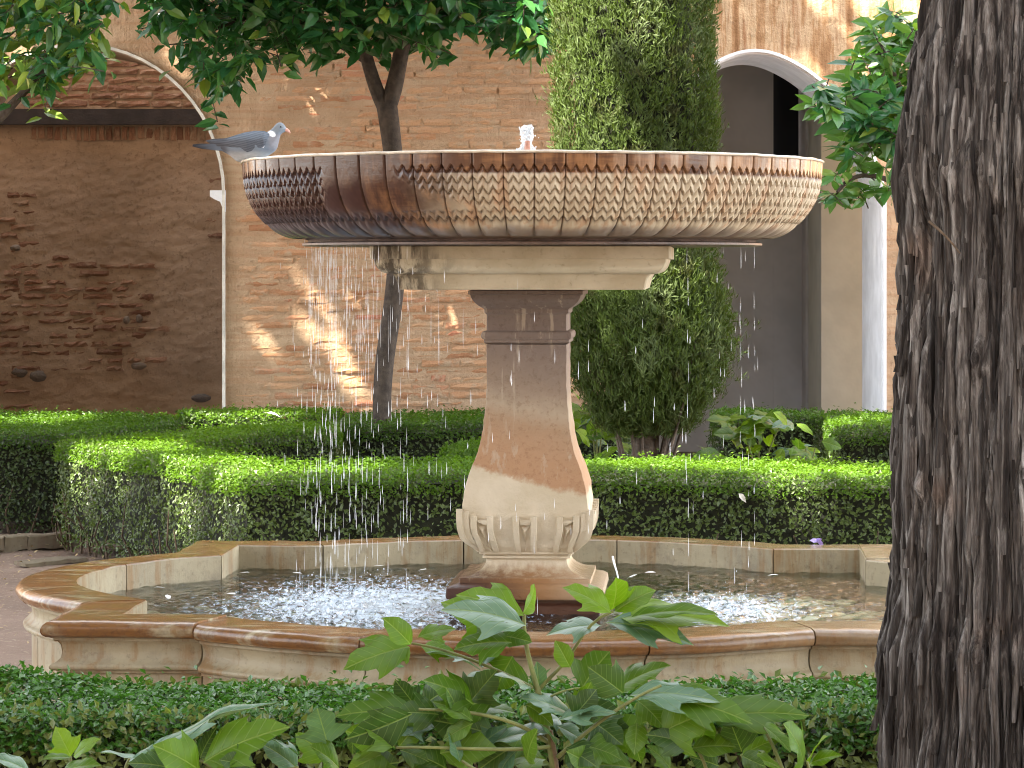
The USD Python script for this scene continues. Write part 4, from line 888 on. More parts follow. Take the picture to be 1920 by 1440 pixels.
solo('kerb_stone', block(on_level(50, 1062, 0)[:2], on_level(165, 1052, 0)[:2], 0.13, 0.022, rng, 9), 'kerb_stone', 'flat pale edging stone beside the left lobe of the basin', 'kerb', 40)
lit = []
for _ in range(520):
    q = rng.uniform([-4.0, -2.0], [-1.9, 6.0]); s = rng.uniform(0.015, 0.04)
    if not Polygon(turn(cont)[:, :2]).contains(Point(q)): lit.append((np.array([*q, 0.022 + rng.random() * .01]), s))
P = np.array([a for a, _ in lit]); S = np.array([s for _, s in lit]); V, f = leaf_blades(P, unit(np.c_[rng.normal(0, .35, (len(P), 2)), np.ones(len(P))]), rng.normal(0, 1, (len(P), 3)), S, S * 0.45)
solo('leaf_litter', pack(V, f), 'dry_leaf', 'scattered dry leaves on the earth path left of the basin', 'leaf litter', kind='stuff')
def leaf_thing(name, p, N, A, L, W, mat, label, cat): 
    V, f = leaf_blades(np.array([p]), np.array([N], float), np.array([A], float), L, W); return solo(name, pack(V, f), mat, label, cat)
leaf_thing('fallen_leaf', at(1385, 925, 13.9), (0.2, -1, .4), (0.7, -.2, -.7), 0.06, 0.03, 'pale_fleck', 'pale dry leaf caught on the hedge right of the pedestal', 'leaf')
leaf_thing('fallen_leaf', at(500, 774, 19.3), (0.1, -.3, 1), (1, 0, .1), 0.10, 0.05, 'pale_fleck', 'pale fallen leaf on the far hedge below the brick wall', 'leaf')
ped = Thing('purple_flower', on_level(1532, 1016, RT), 'small crumpled purple flower lying on the far coping', 'flower')
for k in range(7):
    V, f = leaf_blades(np.array([[*on_level(1532, 1017, RT)[:2], RT + 0.004]]), np.array([[math.cos(k * 1.3) * .8, math.sin(k * 1.3) * .8, 0.7]]), np.array([[math.cos(k * 0.9), math.sin(k * 0.9), 0.55]]), 0.034, 0.026); ped.part('petal', pack(V, f), 'purple_petal')
fl = []  # petal-shaped blades stand in for bright reflections on the water
for px, py in ((442, 1114), (372, 1117), (288, 1101), (548, 1074), (468, 1073), (314, 1115), (1230, 1073), (1195, 1077), (700, 1060), (1460, 1077), (800, 1067)): fl.append(on_level(px, py, WZ + 0.008))
GLINT = ['large pale glint in mid water between the left lobe and the left splash', 'pale glint just left of the largest one', 'glint nearest the inner wall of the left lobe', 'pale glint by the far wall, just left of the falling curtain', 'pale glint under the far left inner corner of the basin', 'small glint right of the one nearest the left lobe', 'glint right behind the plinth, next to the leaping spurt', 'small glint between the spurt and the far wall', 'glint behind the left curtain close to the far wall', 'rightmost glint on the water, in front of the far right coping', 'glint just left of the plinth near the far wall']
for k, q in enumerate(fl):
    V, f = leaf_blades(q[None], np.array([[rng.normal(0, .1), rng.normal(0, .1), 1]]), rng.normal(0, 1, (1, 3)) * [1, .4, .1], 0.05, 0.028, 0.05, 0.05); solo('floating_petal', pack(V, f), 'pale_fleck', GLINT[k], 'petal')

# gaps carved into the tree tops so sun spots fall on chosen points
holes_ = []
for px, py, d, r in ((475, 640, 20.5, -.03), (852, 602, 20.5, -.02), (660, 710, 20.5, -.01), (625, 585, 20.5, -.02), (355, 450, 22.9, .06), (235, 560, 22.9, .04), (605, 195, 20.5, .02), (170, 765, 22.9, .06), (714, 745, 18.65, .05), (20, 785, 18.8, .30), (110, 780, 19.2, .20), (430, 780, 19.4, .26), (760, 780, 18.8, .16), (1480, 790, 18.3, .30), (1600, 785, 18.8, .25), (300, 840, 15.9, .22), (620, 868, 14.6, .20), (1250, 870, 14.5, .25), (1560, 880, 14.2, .28), (450, 800, 18.4, .22), (560, 800, 18.2, .2), (200, 835, 16.3, .25), (800, 785, 18.8, .18), (1150, 872, 14.6, .2), (1400, 872, 14.5, .2), (360, 868, 14.9, .22), (520, 880, 14.3, .16), (1130, 700, 16.8, .12), (1420, 800, 16.6, .14), (1075, 880, 14.5, .06)): holes_.append((at(px, py, d), r))
CD = 16.4; edge_holes = []
for py in range(-60, 300, 26): edge_holes.append((at(1052, py, CD - 0.2), .30))
for py in range(-60, 230, 40): edge_holes.append((at(1316, py, CD - 0.1), .10))
holes_ += edge_holes
# ------------------------------------------------------------------ orange trees
def foliage(th, spots, d0, d1, n, L, rng, label_leaf='leaf', keep=250, mat='orange_leaf', contour=None, xr=None, yr=None, dense=1.0):
    """sprigs of pointed leaves spread through a volume given by the picture outline; the leaves that show largest are parts, the rest one part"""
    Ps, Ns, As, Ls, tw = [], [], [], [], []
    for _ in range(n):
        for _t in range(60):
            px = rng.uniform(*xr); lim = np.interp(px, *contour); py = rng.uniform(yr, lim)
            if py < lim: break
        d = rng.uniform(d0, d1); c = at(px, py - rng.uniform(0, 18), d)
        dr = unit(np.array([rng.normal(0, 0.6), rng.normal(-0.35, 0.6), rng.normal(-0.25, 0.5)])); ln = rng.uniform(0.12, 0.26)
        tw.append(tube(np.array([c - dr * ln * 0.8, c - dr * ln * .3 + [0, 0, .01], c + dr * ln * 0.1]), [0.004, 0.003, 0.002], 4))
        k = rng.integers(6, 10)
        for j in range(k):
            u = j / (k - 1); az = j * 2.4 + rng.normal(0, .3); p = c - dr * ln * (1 - u)
            side = unit(np.cross(dr, [0.3, 0.2, 1.0])); up = np.cross(side, dr); rad = side * math.cos(az) + up * math.sin(az)
            A = unit(dr * (0.35 + 0.6 * u) + rad * 0.9 + np.array([0, -0.1, -0.45])); Nn = unit(np.cross(A, rng.normal(0, 1, 3)) + np.array([0, -0.35, 1.1]))
            Ps.append(p); As.append(A); Ns.append(Nn); Ls.append(L * rng.uniform(0.65, 1.15))
    Ps, Ns, As, Ls = map(np.array, (Ps, Ns, As, Ls))
    V, f = leaf_blades(Ps, Ns, As, Ls, Ls * rng.uniform(0.40, 0.52, len(Ls)), 0.10, 0.22)
    c = V.mean(1); dd = c[:, 1] - CY; px = 960 + (c[:, 0] - CX) / dd * F; py = YH - (c[:, 2] - CZ) / dd * F
    score = dd - 0.3 * (py / 200) + 1000 * ((py < 0) | (px < 0) | (px > 1920)); o_ = np.argsort(score)[:keep]; o_ = o_[score[o_] < 900]
    for i in o_: th.part(label_leaf, (V[i], f), mat)
    rest_ = np.setdiff1d(np.arange(len(V)), o_); th.part('foliage', pack(V[rest_], f), mat, kind='stuff'); th.part('twigs', join(tw), 'orange_bark', kind='stuff')
rng = np.random.default_rng(77)
tb = at(716, 1000, 18.7); tb[2] = 0
ot = Thing('orange_tree', tb, 'orange tree with dark leaning trunk in front of the brick wall', 'tree', 'orange trees')
def tp(px, py, d=18.7): return at(px, py, d)
ot.part('trunk', tube(spline([[tb[0], tb[1], 0], tp(716, 770), tp(720, 690), tp(738, 560), tp(745, 430), tp(738, 300), tp(724, 190)], 40), np.interp(np.linspace(0, 1, 40), [0, .2, .5, .8, 1], [.085, .062, .064, .06, .072]), 14), 'orange_bark', True)
for pts, r0 in (([tp(728, 215), tp(705, 165), tp(688, 110), tp(665, 20), tp(620, -120)], 0.052), ([tp(722, 210), tp(742, 150), tp(752, 100), tp(780, 0), tp(830, -160)], 0.062), ([tp(690, 115), tp(600, 60), tp(480, 30, 18.2), tp(390, 60, 18)], 0.03), ([tp(752, 95), tp(860, 40), tp(960, 30, 18.2), tp(1000, 90, 18)], 0.03)):
    ot.part('limb', tube(spline(pts, 20), np.linspace(r0, r0 * 0.5, 20), 10), 'orange_bark', True)
cx_ = [270, 290, 320, 350, 380, 405, 430, 450, 480, 510, 545, 580, 620, 660, 700, 735, 770, 800, 840, 880, 920, 960, 990, 1015, 1045]
cy_ = np.array([10, 40, 75, 105, 165, 180, 160, 95, 120, 115, 105, 85, 70, 85, 95, 95, 90, 95, 60, 45, 50, 75, 105, 85, 40])
foliage(ot, None, 17.2, 19.1, 950, 0.155, rng, contour=(cx_, cy_ + 22), xr=(275, 1040), yr=-330, keep=270)
Pq, Lq = [], []  # extra crown above the frame, added to darken the wall behind
for _ in range(19000):
    d = rng.uniform(16.6, 20.3); px = rng.uniform(480, 1060) if rng.random() < .75 else rng.uniform(200, 1060); py = rng.uniform(-420, -40 - 55 * max(0, 19.2 - d)); Pq.append(at(px, py, d))
Pq = np.array(Pq)
for q, r in edge_holes + [h_ for h_ in holes_ if h_[1] >= .16]:
    w = Pq - q; w -= (w @ SUN)[:, None] * SUN; Pq = Pq[np.linalg.norm(w, axis=1) > r + 0.10]
V, f = leaf_blades(Pq, unit(rng.normal(0, .5, (len(Pq), 3)) + [0, 0, 1]), rng.normal(0, 1, (len(Pq), 3)), rng.uniform(.13, .19, len(Pq)), .075); ot.part('foliage', pack(V, f), 'orange_leaf', kind='stuff')
ol = Thing('orange_tree', [at(-150, 700, 16.8)[0], 5.8, 0], 'orange tree whose leafy crown hangs in the top left corner', 'tree', 'orange trees')
bl = np.array([at(-150, 700, 16.8)[0], 5.8, 0])
ol.part('trunk', tube(spline([bl, bl + [0.05, 0, 1.2], bl + [0.25, 0, 2.4], bl + [0.5, 0, 3.6]], 20), np.linspace(0.085, 0.04, 20), 12), 'orange_bark', True)
ol.part('limb', tube(spline([bl + [0.25, 0, 2.4], bl + [0.55, -.1, 2.65], at(90, 120, 16.6)], 12), np.linspace(0.045, 0.015, 12), 8), 'orange_bark', True)
foliage(ol, None, 16.0, 17.5, 380, 0.15, rng, contour=([-160, 0, 40, 90, 130, 160, 185, 200, 235], [170, 185, 200, 185, 165, 140, 100, 40, 15]), xr=(-160, 205), yr=-260, keep=240)
orr = Thing('orange_tree', [at(1800, 700, 15.2)[0], 4.2, 0], 'leafy orange tree partly hidden behind the big trunk, over the right arch', 'tree', 'orange trees')
br_ = np.array([at(1800, 700, 15.2)[0], 4.2, 0])
orr.part('trunk', tube(spline([br_, br_ + [0, 0, 1.0], br_ + [-0.1, 0, 1.9], br_ + [-0.2, 0, 3.0]], 20), np.linspace(0.07, 0.03, 20), 12), 'orange_bark', True)
for pts in ([br_ + [-0.08, 0, 1.8], at(1700, 290, 15.2), at(1620, 250, 15.1), at(1560, 190, 15.0)], [br_ + [-0.05, 0, 1.6], at(1690, 350, 15.2), at(1610, 330, 15.1), at(1570, 360, 15.0)], [br_ + [-0.12, 0, 2.2], at(1690, 170, 15.2), at(1650, 80, 15.1)]):
    orr.part('limb', tube(spline(pts, 16), np.linspace(0.028, 0.008, 16), 8), 'orange_bark', True)
class Blob:                                                    # crown outline of the right tree
    pass
def foliage_blobs(th, blobs, n, L, rng, keep):
    Ps, Ns, As, Ls, tw = [], [], [], [], []
    w = np.array([b[2] * b[3] for b in blobs], float); w /= w.sum()
    for _ in range(n):
        b = blobs[rng.choice(len(blobs), p=w)]; a, r = rng.uniform(0, 2 * np.pi), math.sqrt(rng.random())
        c = at(b[0] + b[2] * r * math.cos(a), b[1] + b[3] * r * math.sin(a), b[4] + rng.uniform(-0.35, 0.35))
        dr = unit(np.array([math.cos(a) * .5 + rng.normal(-.1, .4), rng.normal(-0.4, .4), rng.normal(0.15, .4)])); ln = rng.uniform(.08, .16)
        tw.append(tube(np.array([c - dr * ln, c - dr * ln * .4 + [0, 0, .01], c]), [0.004, 0.003, 0.002], 4)); k = rng.integers(6, 10)
        for j in range(k):
            u = j / (k - 1); az = j * 2.4; p = c - dr * ln * (1 - u) * .7; side = unit(np.cross(dr, [.3, .2, 1.0])); up = np.cross(side, dr); rad = side * math.cos(az) + up * math.sin(az)
            A = unit(dr * (.3 + .6 * u) + rad * .8 + np.array([0, -.1, -.2])); Ps.append(p); As.append(A); Ns.append(unit(np.cross(A, rng.normal(0, 1, 3)) + np.array([0, -.4, 1.0]))); Ls.append(L * rng.uniform(.65, 1.15))
    Ps, Ns, As, Ls = map(np.array, (Ps, Ns, As, Ls)); V, f = leaf_blades(Ps, Ns, As, Ls, Ls * rng.uniform(.36, .46, len(Ls)), .10, .18)
    o_ = np.argsort(V.mean(1)[:, 1])[:keep]
    for i in o_: th.part('leaf', (V[i], f), 'orange_leaf')
    th.part('foliage', pack(np.delete(V, o_, 0), f), 'orange_leaf', kind='stuff'); th.part('twigs', join(tw), 'orange_bark', kind='stuff')
foliage_blobs(orr, [(1670, 60, 55, 40, 15.2), (1650, 130, 75, 55, 15.2), (1630, 200, 85, 50, 15.1), (1545, 195, 30, 25, 15.0), (1680, 250, 60, 60, 15.2), (1610, 270, 40, 30, 15.1), (1620, 330, 65, 35, 15.1), (1575, 345, 30, 25, 15.0), (1660, 370, 35, 22, 15.1), (1700, 150, 60, 120, 15.3)], 135, 0.145, rng, 270)

# ------------------------------------------------------------------ clipped cypress column
rng = np.random.default_rng(31)
CD = 16.4
cb = at(1207, 860, CD); cb[2] = 0
cy = Thing('cypress', cb, 'tall clipped cypress column rising behind the fountain bowl', 'tree')
cy.part('trunk', tube(spline([cb, at(1207, 850, CD), at(1212, 740, CD), at(1205, 600, CD), at(1195, 300, CD), at(1192, 0, CD), at(1190, -300, CD)], 40), np.interp(np.linspace(0, 1, 40), [0, .25, .45, 1], [.078, .066, .045, .03]), 14), 'cypress_bark', True)
stm = []
for _ in range(20):
    a = rng.uniform(-0.9, 0.9) if rng.random() < .6 else rng.uniform(0, 2 * np.pi); r = rng.uniform(0.02, 0.09); e_ = rng.uniform(0.16, 0.42); zt_ = rng.uniform(0.8, 1.5)
    stm.append(tube(spline([cb + [r * math.cos(a), r * math.sin(a), 0.25], cb + [e_ * .55 * math.cos(a), e_ * .55 * math.sin(a), 0.25 + zt_ * .4], cb + [e_ * math.cos(a), e_ * math.sin(a), 0.25 + zt_]], 8), np.linspace(0.013, 0.006, 8), 5))
for s_ in stm: cy.part('branch', s_, 'cypress_bark', True)
def cyp_r(z, a):
    r = np.interp(z, [0.62, 0.80, 1.0, 1.25, 1.6, 1.75, 2.3, 2.6, 6.0], [0.12, 0.26, 0.38, 0.455, 0.40, 0.36, 0.42, 0.445, 0.435])
    return r * (0.88 + 0.28 * fbm(np.stack([np.cos(a) * 1.3 + z * .2, np.sin(a) * 1.3, z * 1.6], -1), 3, 17)) + 0.02
n = 30000
z = rng.uniform(0.72, 4.6, n); z = np.where(rng.random(n) < 0.25, rng.uniform(0.70, 1.7, n), z); a = rng.uniform(0, 2 * np.pi, n); keep = (np.sin(a) < 0.35) | (rng.random(n) < .4); z, a = z[keep], a[keep]; n = len(z)
low_ = smooth01(z, 1.9, 1.3); dep = rng.random(n) ** 1.6 * (0.10 + 0.22 * low_)
r = cyp_r(z, a) - dep + rng.exponential(0.012, n) * (1 + low_)
cxz = cb[0] + np.interp(z, [0.3, 1.2, 2.4, 4.6], [0.0, 0.03, -0.05, -0.06])
P0 = np.c_[cxz + r * np.cos(a), cb[1] + r * np.sin(a), z]
out = np.c_[np.cos(a), np.sin(a), np.zeros(n)]
vs, fs = [], []
kk = 6
for j in range(kk):                                            # each spray: six narrow scale twigs
    dirv = unit(out * rng.uniform(0.25, 0.9, (n, 1)) + np.c_[rng.normal(0, .42, (n, 2)), rng.uniform(0.35, 1.2, n)])
    st = P0 + rng.normal(0, 0.012, (n, 3)); V_, f_ = leaf_quads(st, unit(out + rng.normal(0, .5, (n, 3))), dirv, rng.uniform(0.026, 0.062, n), rng.uniform(0.006, 0.011, n), 0.3)
    vs.append(V_); fs.append(f_)
cy.part('crown', join(list(zip(vs, fs))), 'cypress_leaf', kind='stuff')
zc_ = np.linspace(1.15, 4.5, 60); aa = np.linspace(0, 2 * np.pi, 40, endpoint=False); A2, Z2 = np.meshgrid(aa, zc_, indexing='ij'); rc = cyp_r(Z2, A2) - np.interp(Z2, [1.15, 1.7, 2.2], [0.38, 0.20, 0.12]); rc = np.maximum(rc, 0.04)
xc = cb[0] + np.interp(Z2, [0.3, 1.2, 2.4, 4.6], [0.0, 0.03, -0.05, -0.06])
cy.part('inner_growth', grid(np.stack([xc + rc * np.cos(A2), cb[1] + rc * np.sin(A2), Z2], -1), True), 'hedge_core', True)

# ------------------------------------------------------------------ peony plants: lobed leaves
outl = [(0, 0), (0.06, 0.05), (0.16, 0.20), (0.30, 0.30), (0.44, 0.345), (0.60, 0.40), (0.56, 0.30), (0.58, 0.22), (0.70, 0.215), (0.82, 0.15), (0.92, 0.07), (1.0, 0.0)]
def leaf_outline(kind, rng):
    o = np.array(outl)
    if kind == 1: o = np.array([(0, 0), (0.05, 0.06), (0.15, 0.17), (0.32, 0.25), (0.5, 0.265), (0.68, 0.225), (0.84, 0.13), (0.94, 0.05), (1, 0)])
    if kind == 2: o = np.array([(0, 0), (0.05, 0.07), (0.14, 0.27), (0.28, 0.42), (0.44, 0.50), (0.42, 0.36), (0.48, 0.25), (0.64, 0.27), (0.80, 0.20), (0.92, 0.08), (1, 0)])
    L_, R_2 = o.copy(), o[::-1][1:-1].copy(); L_[:, 1] *= rng.uniform(.85, 1.15); R_2[:, 1] *= -rng.uniform(.85, 1.15)
    L_[1:-1] += rng.normal(0, 0.012, L_[1:-1].shape); R_2 += rng.normal(0, 0.012, R_2.shape)
    return np.vstack([L_, R_2])
_tri = {}
def peony_leaf(base, tip, width, face, rng, kind=0, droop=0.18, size=None):
    """a lobed leaf from base to tip; face: direction its upper side looks"""
    base, tip = np.asarray(base, float), np.asarray(tip, float); A = tip - base; L = np.linalg.norm(A); A = A / L; N = unit(np.asarray(face, float) - np.dot(face, A) * A); B = np.cross(N, A)
    pol = Polygon(leaf_outline(kind, rng)).buffer(0); pol = pol if pol.geom_type == 'Polygon' else max(pol.geoms, key=lambda q: q.area)
    pieces = []
    for half in (1, -1):                                       # split along the midrib so that it folds there
        hp = pol.intersection(shapely.box(-1, 0 if half > 0 else -2, 2, 2 if half > 0 else 0))
        hp = hp if hp.geom_type == 'Polygon' else max(hp.geoms, key=lambda q: q.area)
        tv, tf = trimesh.creation.triangulate_polygon(hp, engine='earcut'); a_, b_ = trimesh.remesh.subdivide_to_size(np.c_[tv, np.zeros(len(tv))], tf, 0.17); pieces.append((a_, b_))
    v, f = join(pieces); tm = trimesh.Trimesh(v, f, process=False); tm.merge_vertices(); v, f = np.array(tm.vertices), np.array(tm.faces)
    u, w = v[:, 0], v[:, 1]; wv = rng.uniform(0.3, 1.0)
    hgt = -droop * (u - 0.45) ** 2 * 1.6 + abs(w) * 0.30 - (w ** 2) * 0.9 + 0.018 * np.sin(u * 13 + wv * 6) * abs(w) * 5
    P = base + A * (u * L)[:, None] + B * (w * L * width)[:, None] + N * (hgt * L)[:, None]
    return (P, f), np.c_[u, w]
def peony(name, base, label, leaves, stems, rng, d, extra=(), woods=(), group=None):
    t = Thing(name, base, label, 'plant', group)
    for pts, r0, r1 in stems:
        q = spline(pts, 14); t.part('stem', tube(q, np.linspace(r0, r1, 14), 8), 'peony_stem', True)
    for pts, r0, r1 in woods: q = spline(pts, 14); t.part('wood', tube(q, np.linspace(r0, r1, 14), 8), 'peony_wood', True)
    for (b, tp_, wd, mat, face, kind) in leaves:
        m, uv = peony_leaf(b, tp_, wd, face, rng, kind); t.part('leaf', m, mat, True, uv=uv)
    return t
rng = np.random.default_rng(8)
D0 = 6.0
mats = {'g': 'peony_green', 'b': 'peony_grey', 'd': 'peony_dark', 'y': 'peony_bright'}
faces = {'g': (0.05, -0.75, 0.75), 'b': (0.0, -0.30, 1.0), 'd': (0, -0.9, 0.4), 'y': (0.1, -0.7, 0.8)}
def LV_(lst, d=D0):
    out = []
    for bx_, by_, tx_, ty_, w, m, k in lst:
        dd = d + rng.uniform(-0.10, 0.10); dt = dd - rng.uniform(-0.02, 0.07); fc = np.array(faces[m]) + rng.normal(0, 0.22, 3)
        e_ = 1.10; tx_, ty_ = bx_ + (tx_ - bx_) * e_, by_ + (ty_ - by_) * e_; out.append((at(bx_, by_, dd), at(tx_, ty_, dt), w * 1.3, mats[m], fc, k))
    return out
main = [(985, 1150, 868, 1112, .8, 'y', 0), (985, 1150, 1006, 1100, .9, 'y', 1), (990, 1166, 845, 1136, .8, 'b', 0), (948, 1186, 842, 1128, 1.1, 'y', 0), (960, 1200, 860, 1210, .9, 'g', 0), (935, 1190, 990, 1200, .9, 'g', 1),
  (1150, 1146, 1066, 1100, .75, 'y', 0), (1150, 1146, 1158, 1092, 1.0, 'y', 2), (1152, 1144, 1222, 1106, .9, 'y', 1), (1150, 1148, 1350, 1158, .55, 'y', 0), (1128, 1168, 1032, 1182, .9, 'b', 0), (1138, 1160, 1290, 1196, .55, 'b', 0), (1150, 1166, 1215, 1190, .8, 'b', 1), (1180, 1150, 1330, 1142, .4, 'g', 1),
  (772, 1208, 724, 1162, 1.0, 'g', 1), (768, 1208, 655, 1246, .7, 'g', 0), (782, 1192, 848, 1176, .7, 'g', 0), (768, 1212, 735, 1242, .9, 'g', 0), (790, 1210, 852, 1226, .8, 'g', 0), (905, 1252, 810, 1218, .9, 'b', 0), (912, 1254, 850, 1292, .9, 'b', 0), (900, 1250, 935, 1208, .9, 'b', 1),
  (1070, 1252, 1045, 1206, .9, 'g', 1), (1088, 1292, 1136, 1226, 1.0, 'g', 2), (960, 1230, 930, 1290, 1.0, 'g', 2), (1000, 1290, 936, 1262, .9, 'b', 0), (1010, 1292, 1008, 1246, .9, 'b', 1), (1180, 1296, 1336, 1304, .6, 'b', 0), (1150, 1290, 1245, 1245, .8, 'g', 0), (1170, 1300, 1110, 1255, .9, 'd', 0), (1240, 1300, 1400, 1345, .6, 'g', 0), (1195, 1310, 1245, 1360, .8, 'g', 0),
  (1075, 1336, 985, 1304, .9, 'b', 0), (1080, 1330, 1105, 1286, .8, 'g', 0), (1085, 1338, 1110, 1330, 1.2, 'b', 0), (1050, 1345, 1010, 1352, 1.2, 'b', 0), (892, 1318, 806, 1274, 1.0, 'g', 0), (880, 1318, 920, 1280, .9, 'g', 0), (880, 1325, 960, 1330, .8, 'g', 0), (780, 1330, 640, 1336, .65, 'g', 0), (778, 1322, 745, 1280, .9, 'd', 2), (790, 1325, 830, 1296, 1.0, 'd', 0), (775, 1340, 660, 1385, .7, 'd', 0),
  (742, 1400, 690, 1350, 1.0, 'g', 2), (738, 1402, 655, 1372, .9, 'g', 0), (745, 1402, 790, 1352, .9, 'g', 1), (735, 1405, 660, 1440, .9, 'g', 0), (750, 1405, 800, 1425, .8, 'd', 0), (868, 1428, 940, 1362, .8, 'b', 0), (865, 1428, 846, 1376, .9, 'b', 1), (905, 1370, 815, 1350, .9, 'd', 0), (905, 1378, 860, 1420, .9, 'd', 2), (1000, 1390, 930, 1378, .9, 'g', 0), (1045, 1345, 1145, 1330, .7, 'b', 0), (1090, 1392, 1150, 1340, .9, 'g', 0), (1100, 1395, 1200, 1352, .8, 'g', 0), (1060, 1400, 1110, 1430, .9, 'd', 0), (960, 1400, 900, 1440, 1.0, 'd', 0), (985, 1430, 1000, 1375, .9, 'g', 1), (840, 1440, 770, 1410, 1.0, 'd', 0), (640, 1440, 590, 1400, 1.0, 'g', 0), (620, 1420, 560, 1378, .9, 'g', 0), (680, 1440, 740, 1430, 1.1, 'd', 2)]
for _ in range(46):                                            # the inner mass of foliage
    px, py = rng.uniform(600, 1330), rng.uniform(1285, 1445)
    if py < 1285 + 90 * abs(px - 980) / 350: continue
    a = rng.uniform(0, 2 * np.pi); l = rng.uniform(70, 120); main.append((px, py, px + l * math.cos(a), py + l * 0.55 * math.sin(a), .9, rng.choice(['g', 'd', 'g', 'd', 'b']), int(rng.integers(0, 3))))
st = [([at(1040, 1450, 6.0), at(1028, 1380, 6.0), at(1010, 1300, 6.0), at(985, 1200, 6.0), at(983, 1152, 6.0)], .0085, .004),
      ([at(1030, 1395, 6.0), at(1000, 1310, 6.02), at(1060, 1240, 6.0), at(1110, 1170, 5.98), at(1150, 1146, 5.98)], .005, .003),
      ([at(1045, 1420, 5.95), at(1110, 1365, 5.93), at(1190, 1310, 5.92), at(1240, 1285, 5.92)], .005, .003), ([at(1025, 1390, 5.97), at(960, 1355, 5.95), at(870, 1335, 5.93), at(785, 1330, 5.92)], .005, .003),
      ([at(1000, 1290, 6.0), at(930, 1256, 6.02), at(850, 1225, 6.02), at(772, 1206, 6.0)], .004, .0025), ([at(1030, 1400, 5.95), at(960, 1405, 5.93), at(830, 1402, 5.92), at(742, 1402, 5.92)], .0045, .003), ([at(1015, 1320, 6), at(1045, 1300, 5.97), at(1088, 1290, 5.95)], .003, .002), ([at(905, 1450, 5.9), at(880, 1436, 5.9), at(866, 1426, 5.9)], .0045, .003)]
peony('peony', [at(1040, 1440, 6.0)[0], -5.0, 0], 'large lobed leafy peony rising in front of the fountain', LV_(main), st, rng, D0, woods=[([[at(1050, 1440, 6.0)[0], -5.0, 0], at(1048, 1600, 6.0), at(1042, 1440, 6.0), at(1030, 1370, 6.0)], .013, .007)])
leftl_ = [(375, 1426, 522, 1362, .7, 'g', 0), (372, 1424, 400, 1370, .6, 'd', 1), (245, 1424, 490, 1306, .38, 'b', 0), (240, 1420, 330, 1412, .8, 'b', 0), (133, 1418, 106, 1366, .9, 'y', 2), (133, 1418, 84, 1420, .6, 'g', 1), (135, 1418, 180, 1386, .7, 'y', 1), (300, 1440, 200, 1405, .8, 'b', 0), (330, 1440, 250, 1428, .8, 'd', 0), (60, 1445, -10, 1418, .8, 'b', 0), (110, 1446, 180, 1430, .6, 'g', 0), (560, 1440, 500, 1396, .9, 'b', 2), (480, 1440, 420, 1425, .9, 'd', 0), (570, 1420, 500, 1378, .6, 'b', 0), (380, 1445, 300, 1400, .9, 'g', 0)]
stl = [([at(430, 1470, 6.0), at(400, 1440, 6.0), at(374, 1425, 6.0)], .005, .003), ([at(250, 1480, 6.0), at(235, 1440, 6.0), at(243, 1422, 6.0)], .004, .0025), ([at(140, 1480, 6.0), at(134, 1450, 6.0), at(133, 1418, 6.0)], .004, .0025), ([at(420, 1465, 5.95), at(500, 1450, 5.95), at(560, 1438, 5.95)], .004, .003)]
peony('peony', [at(420, 1440, 6.0)[0], -5.0, 0], 'low peony with long grey-green leaves in the bottom left corner', LV_(leftl_), stl, rng, D0, woods=[([[at(400, 1440, 6.0)[0], -5.0, 0], at(410, 1650, 6.0), at(420, 1470, 6.0)], .010, .006)])
right_ = [(1392, 1412, 1368, 1350, .8, 'd', 2), (1390, 1414, 1460, 1382, .7, 'g', 1), (1388, 1416, 1430, 1436, .9, 'd', 0), (1512, 1428, 1480, 1362, .9, 'g', 2), (1514, 1428, 1544, 1380, .8, 'y', 1), (1514, 1430, 1570, 1414, .7, 'g', 1), (1320, 1340, 1500, 1334, .5, 'g', 0), (1300, 1395, 1270, 1320, .9, 'g', 0), (1300, 1396, 1220, 1376, .8, 'd', 0), (1310, 1400, 1330, 1345, .8, 'g', 1), (1420, 1350, 1480, 1400, .7, 'g', 0), (1420, 1352, 1440, 1310, .9, 'd', 0), (1350, 1436, 1300, 1420, 1.0, 'd', 0), (1470, 1440, 1420, 1420, .8, 'g', 0), (1260, 1440, 1220, 1400, .9, 'g', 0)]
strr = [([at(1480, 1470, 6.0), at(1450, 1400, 6.0), at(1420, 1352, 6.0), at(1340, 1330, 6.0)], .0045, .0025), ([at(1330, 1480, 6.0), at(1320, 1430, 6.0), at(1302, 1396, 6.0)], .0045, .003), ([at(1410, 1480, 5.95), at(1400, 1440, 5.95), at(1390, 1414, 5.95)], .004, .003), ([at(1530, 1480, 5.95), at(1520, 1450, 5.95), at(1513, 1428, 5.95)], .004, .003)]
peony('peony', [at(1400, 1440, 6.0)[0], -5.0, 0], 'peony shoots with three-part leaves at bottom right beside the trunk', LV_(right_), strr, rng, D0, woods=[([[at(1400, 1440, 6.0)[0], -5.0, 0], at(1400, 1650, 6.0), at(1405, 1480, 6.0)], .010, .006)])
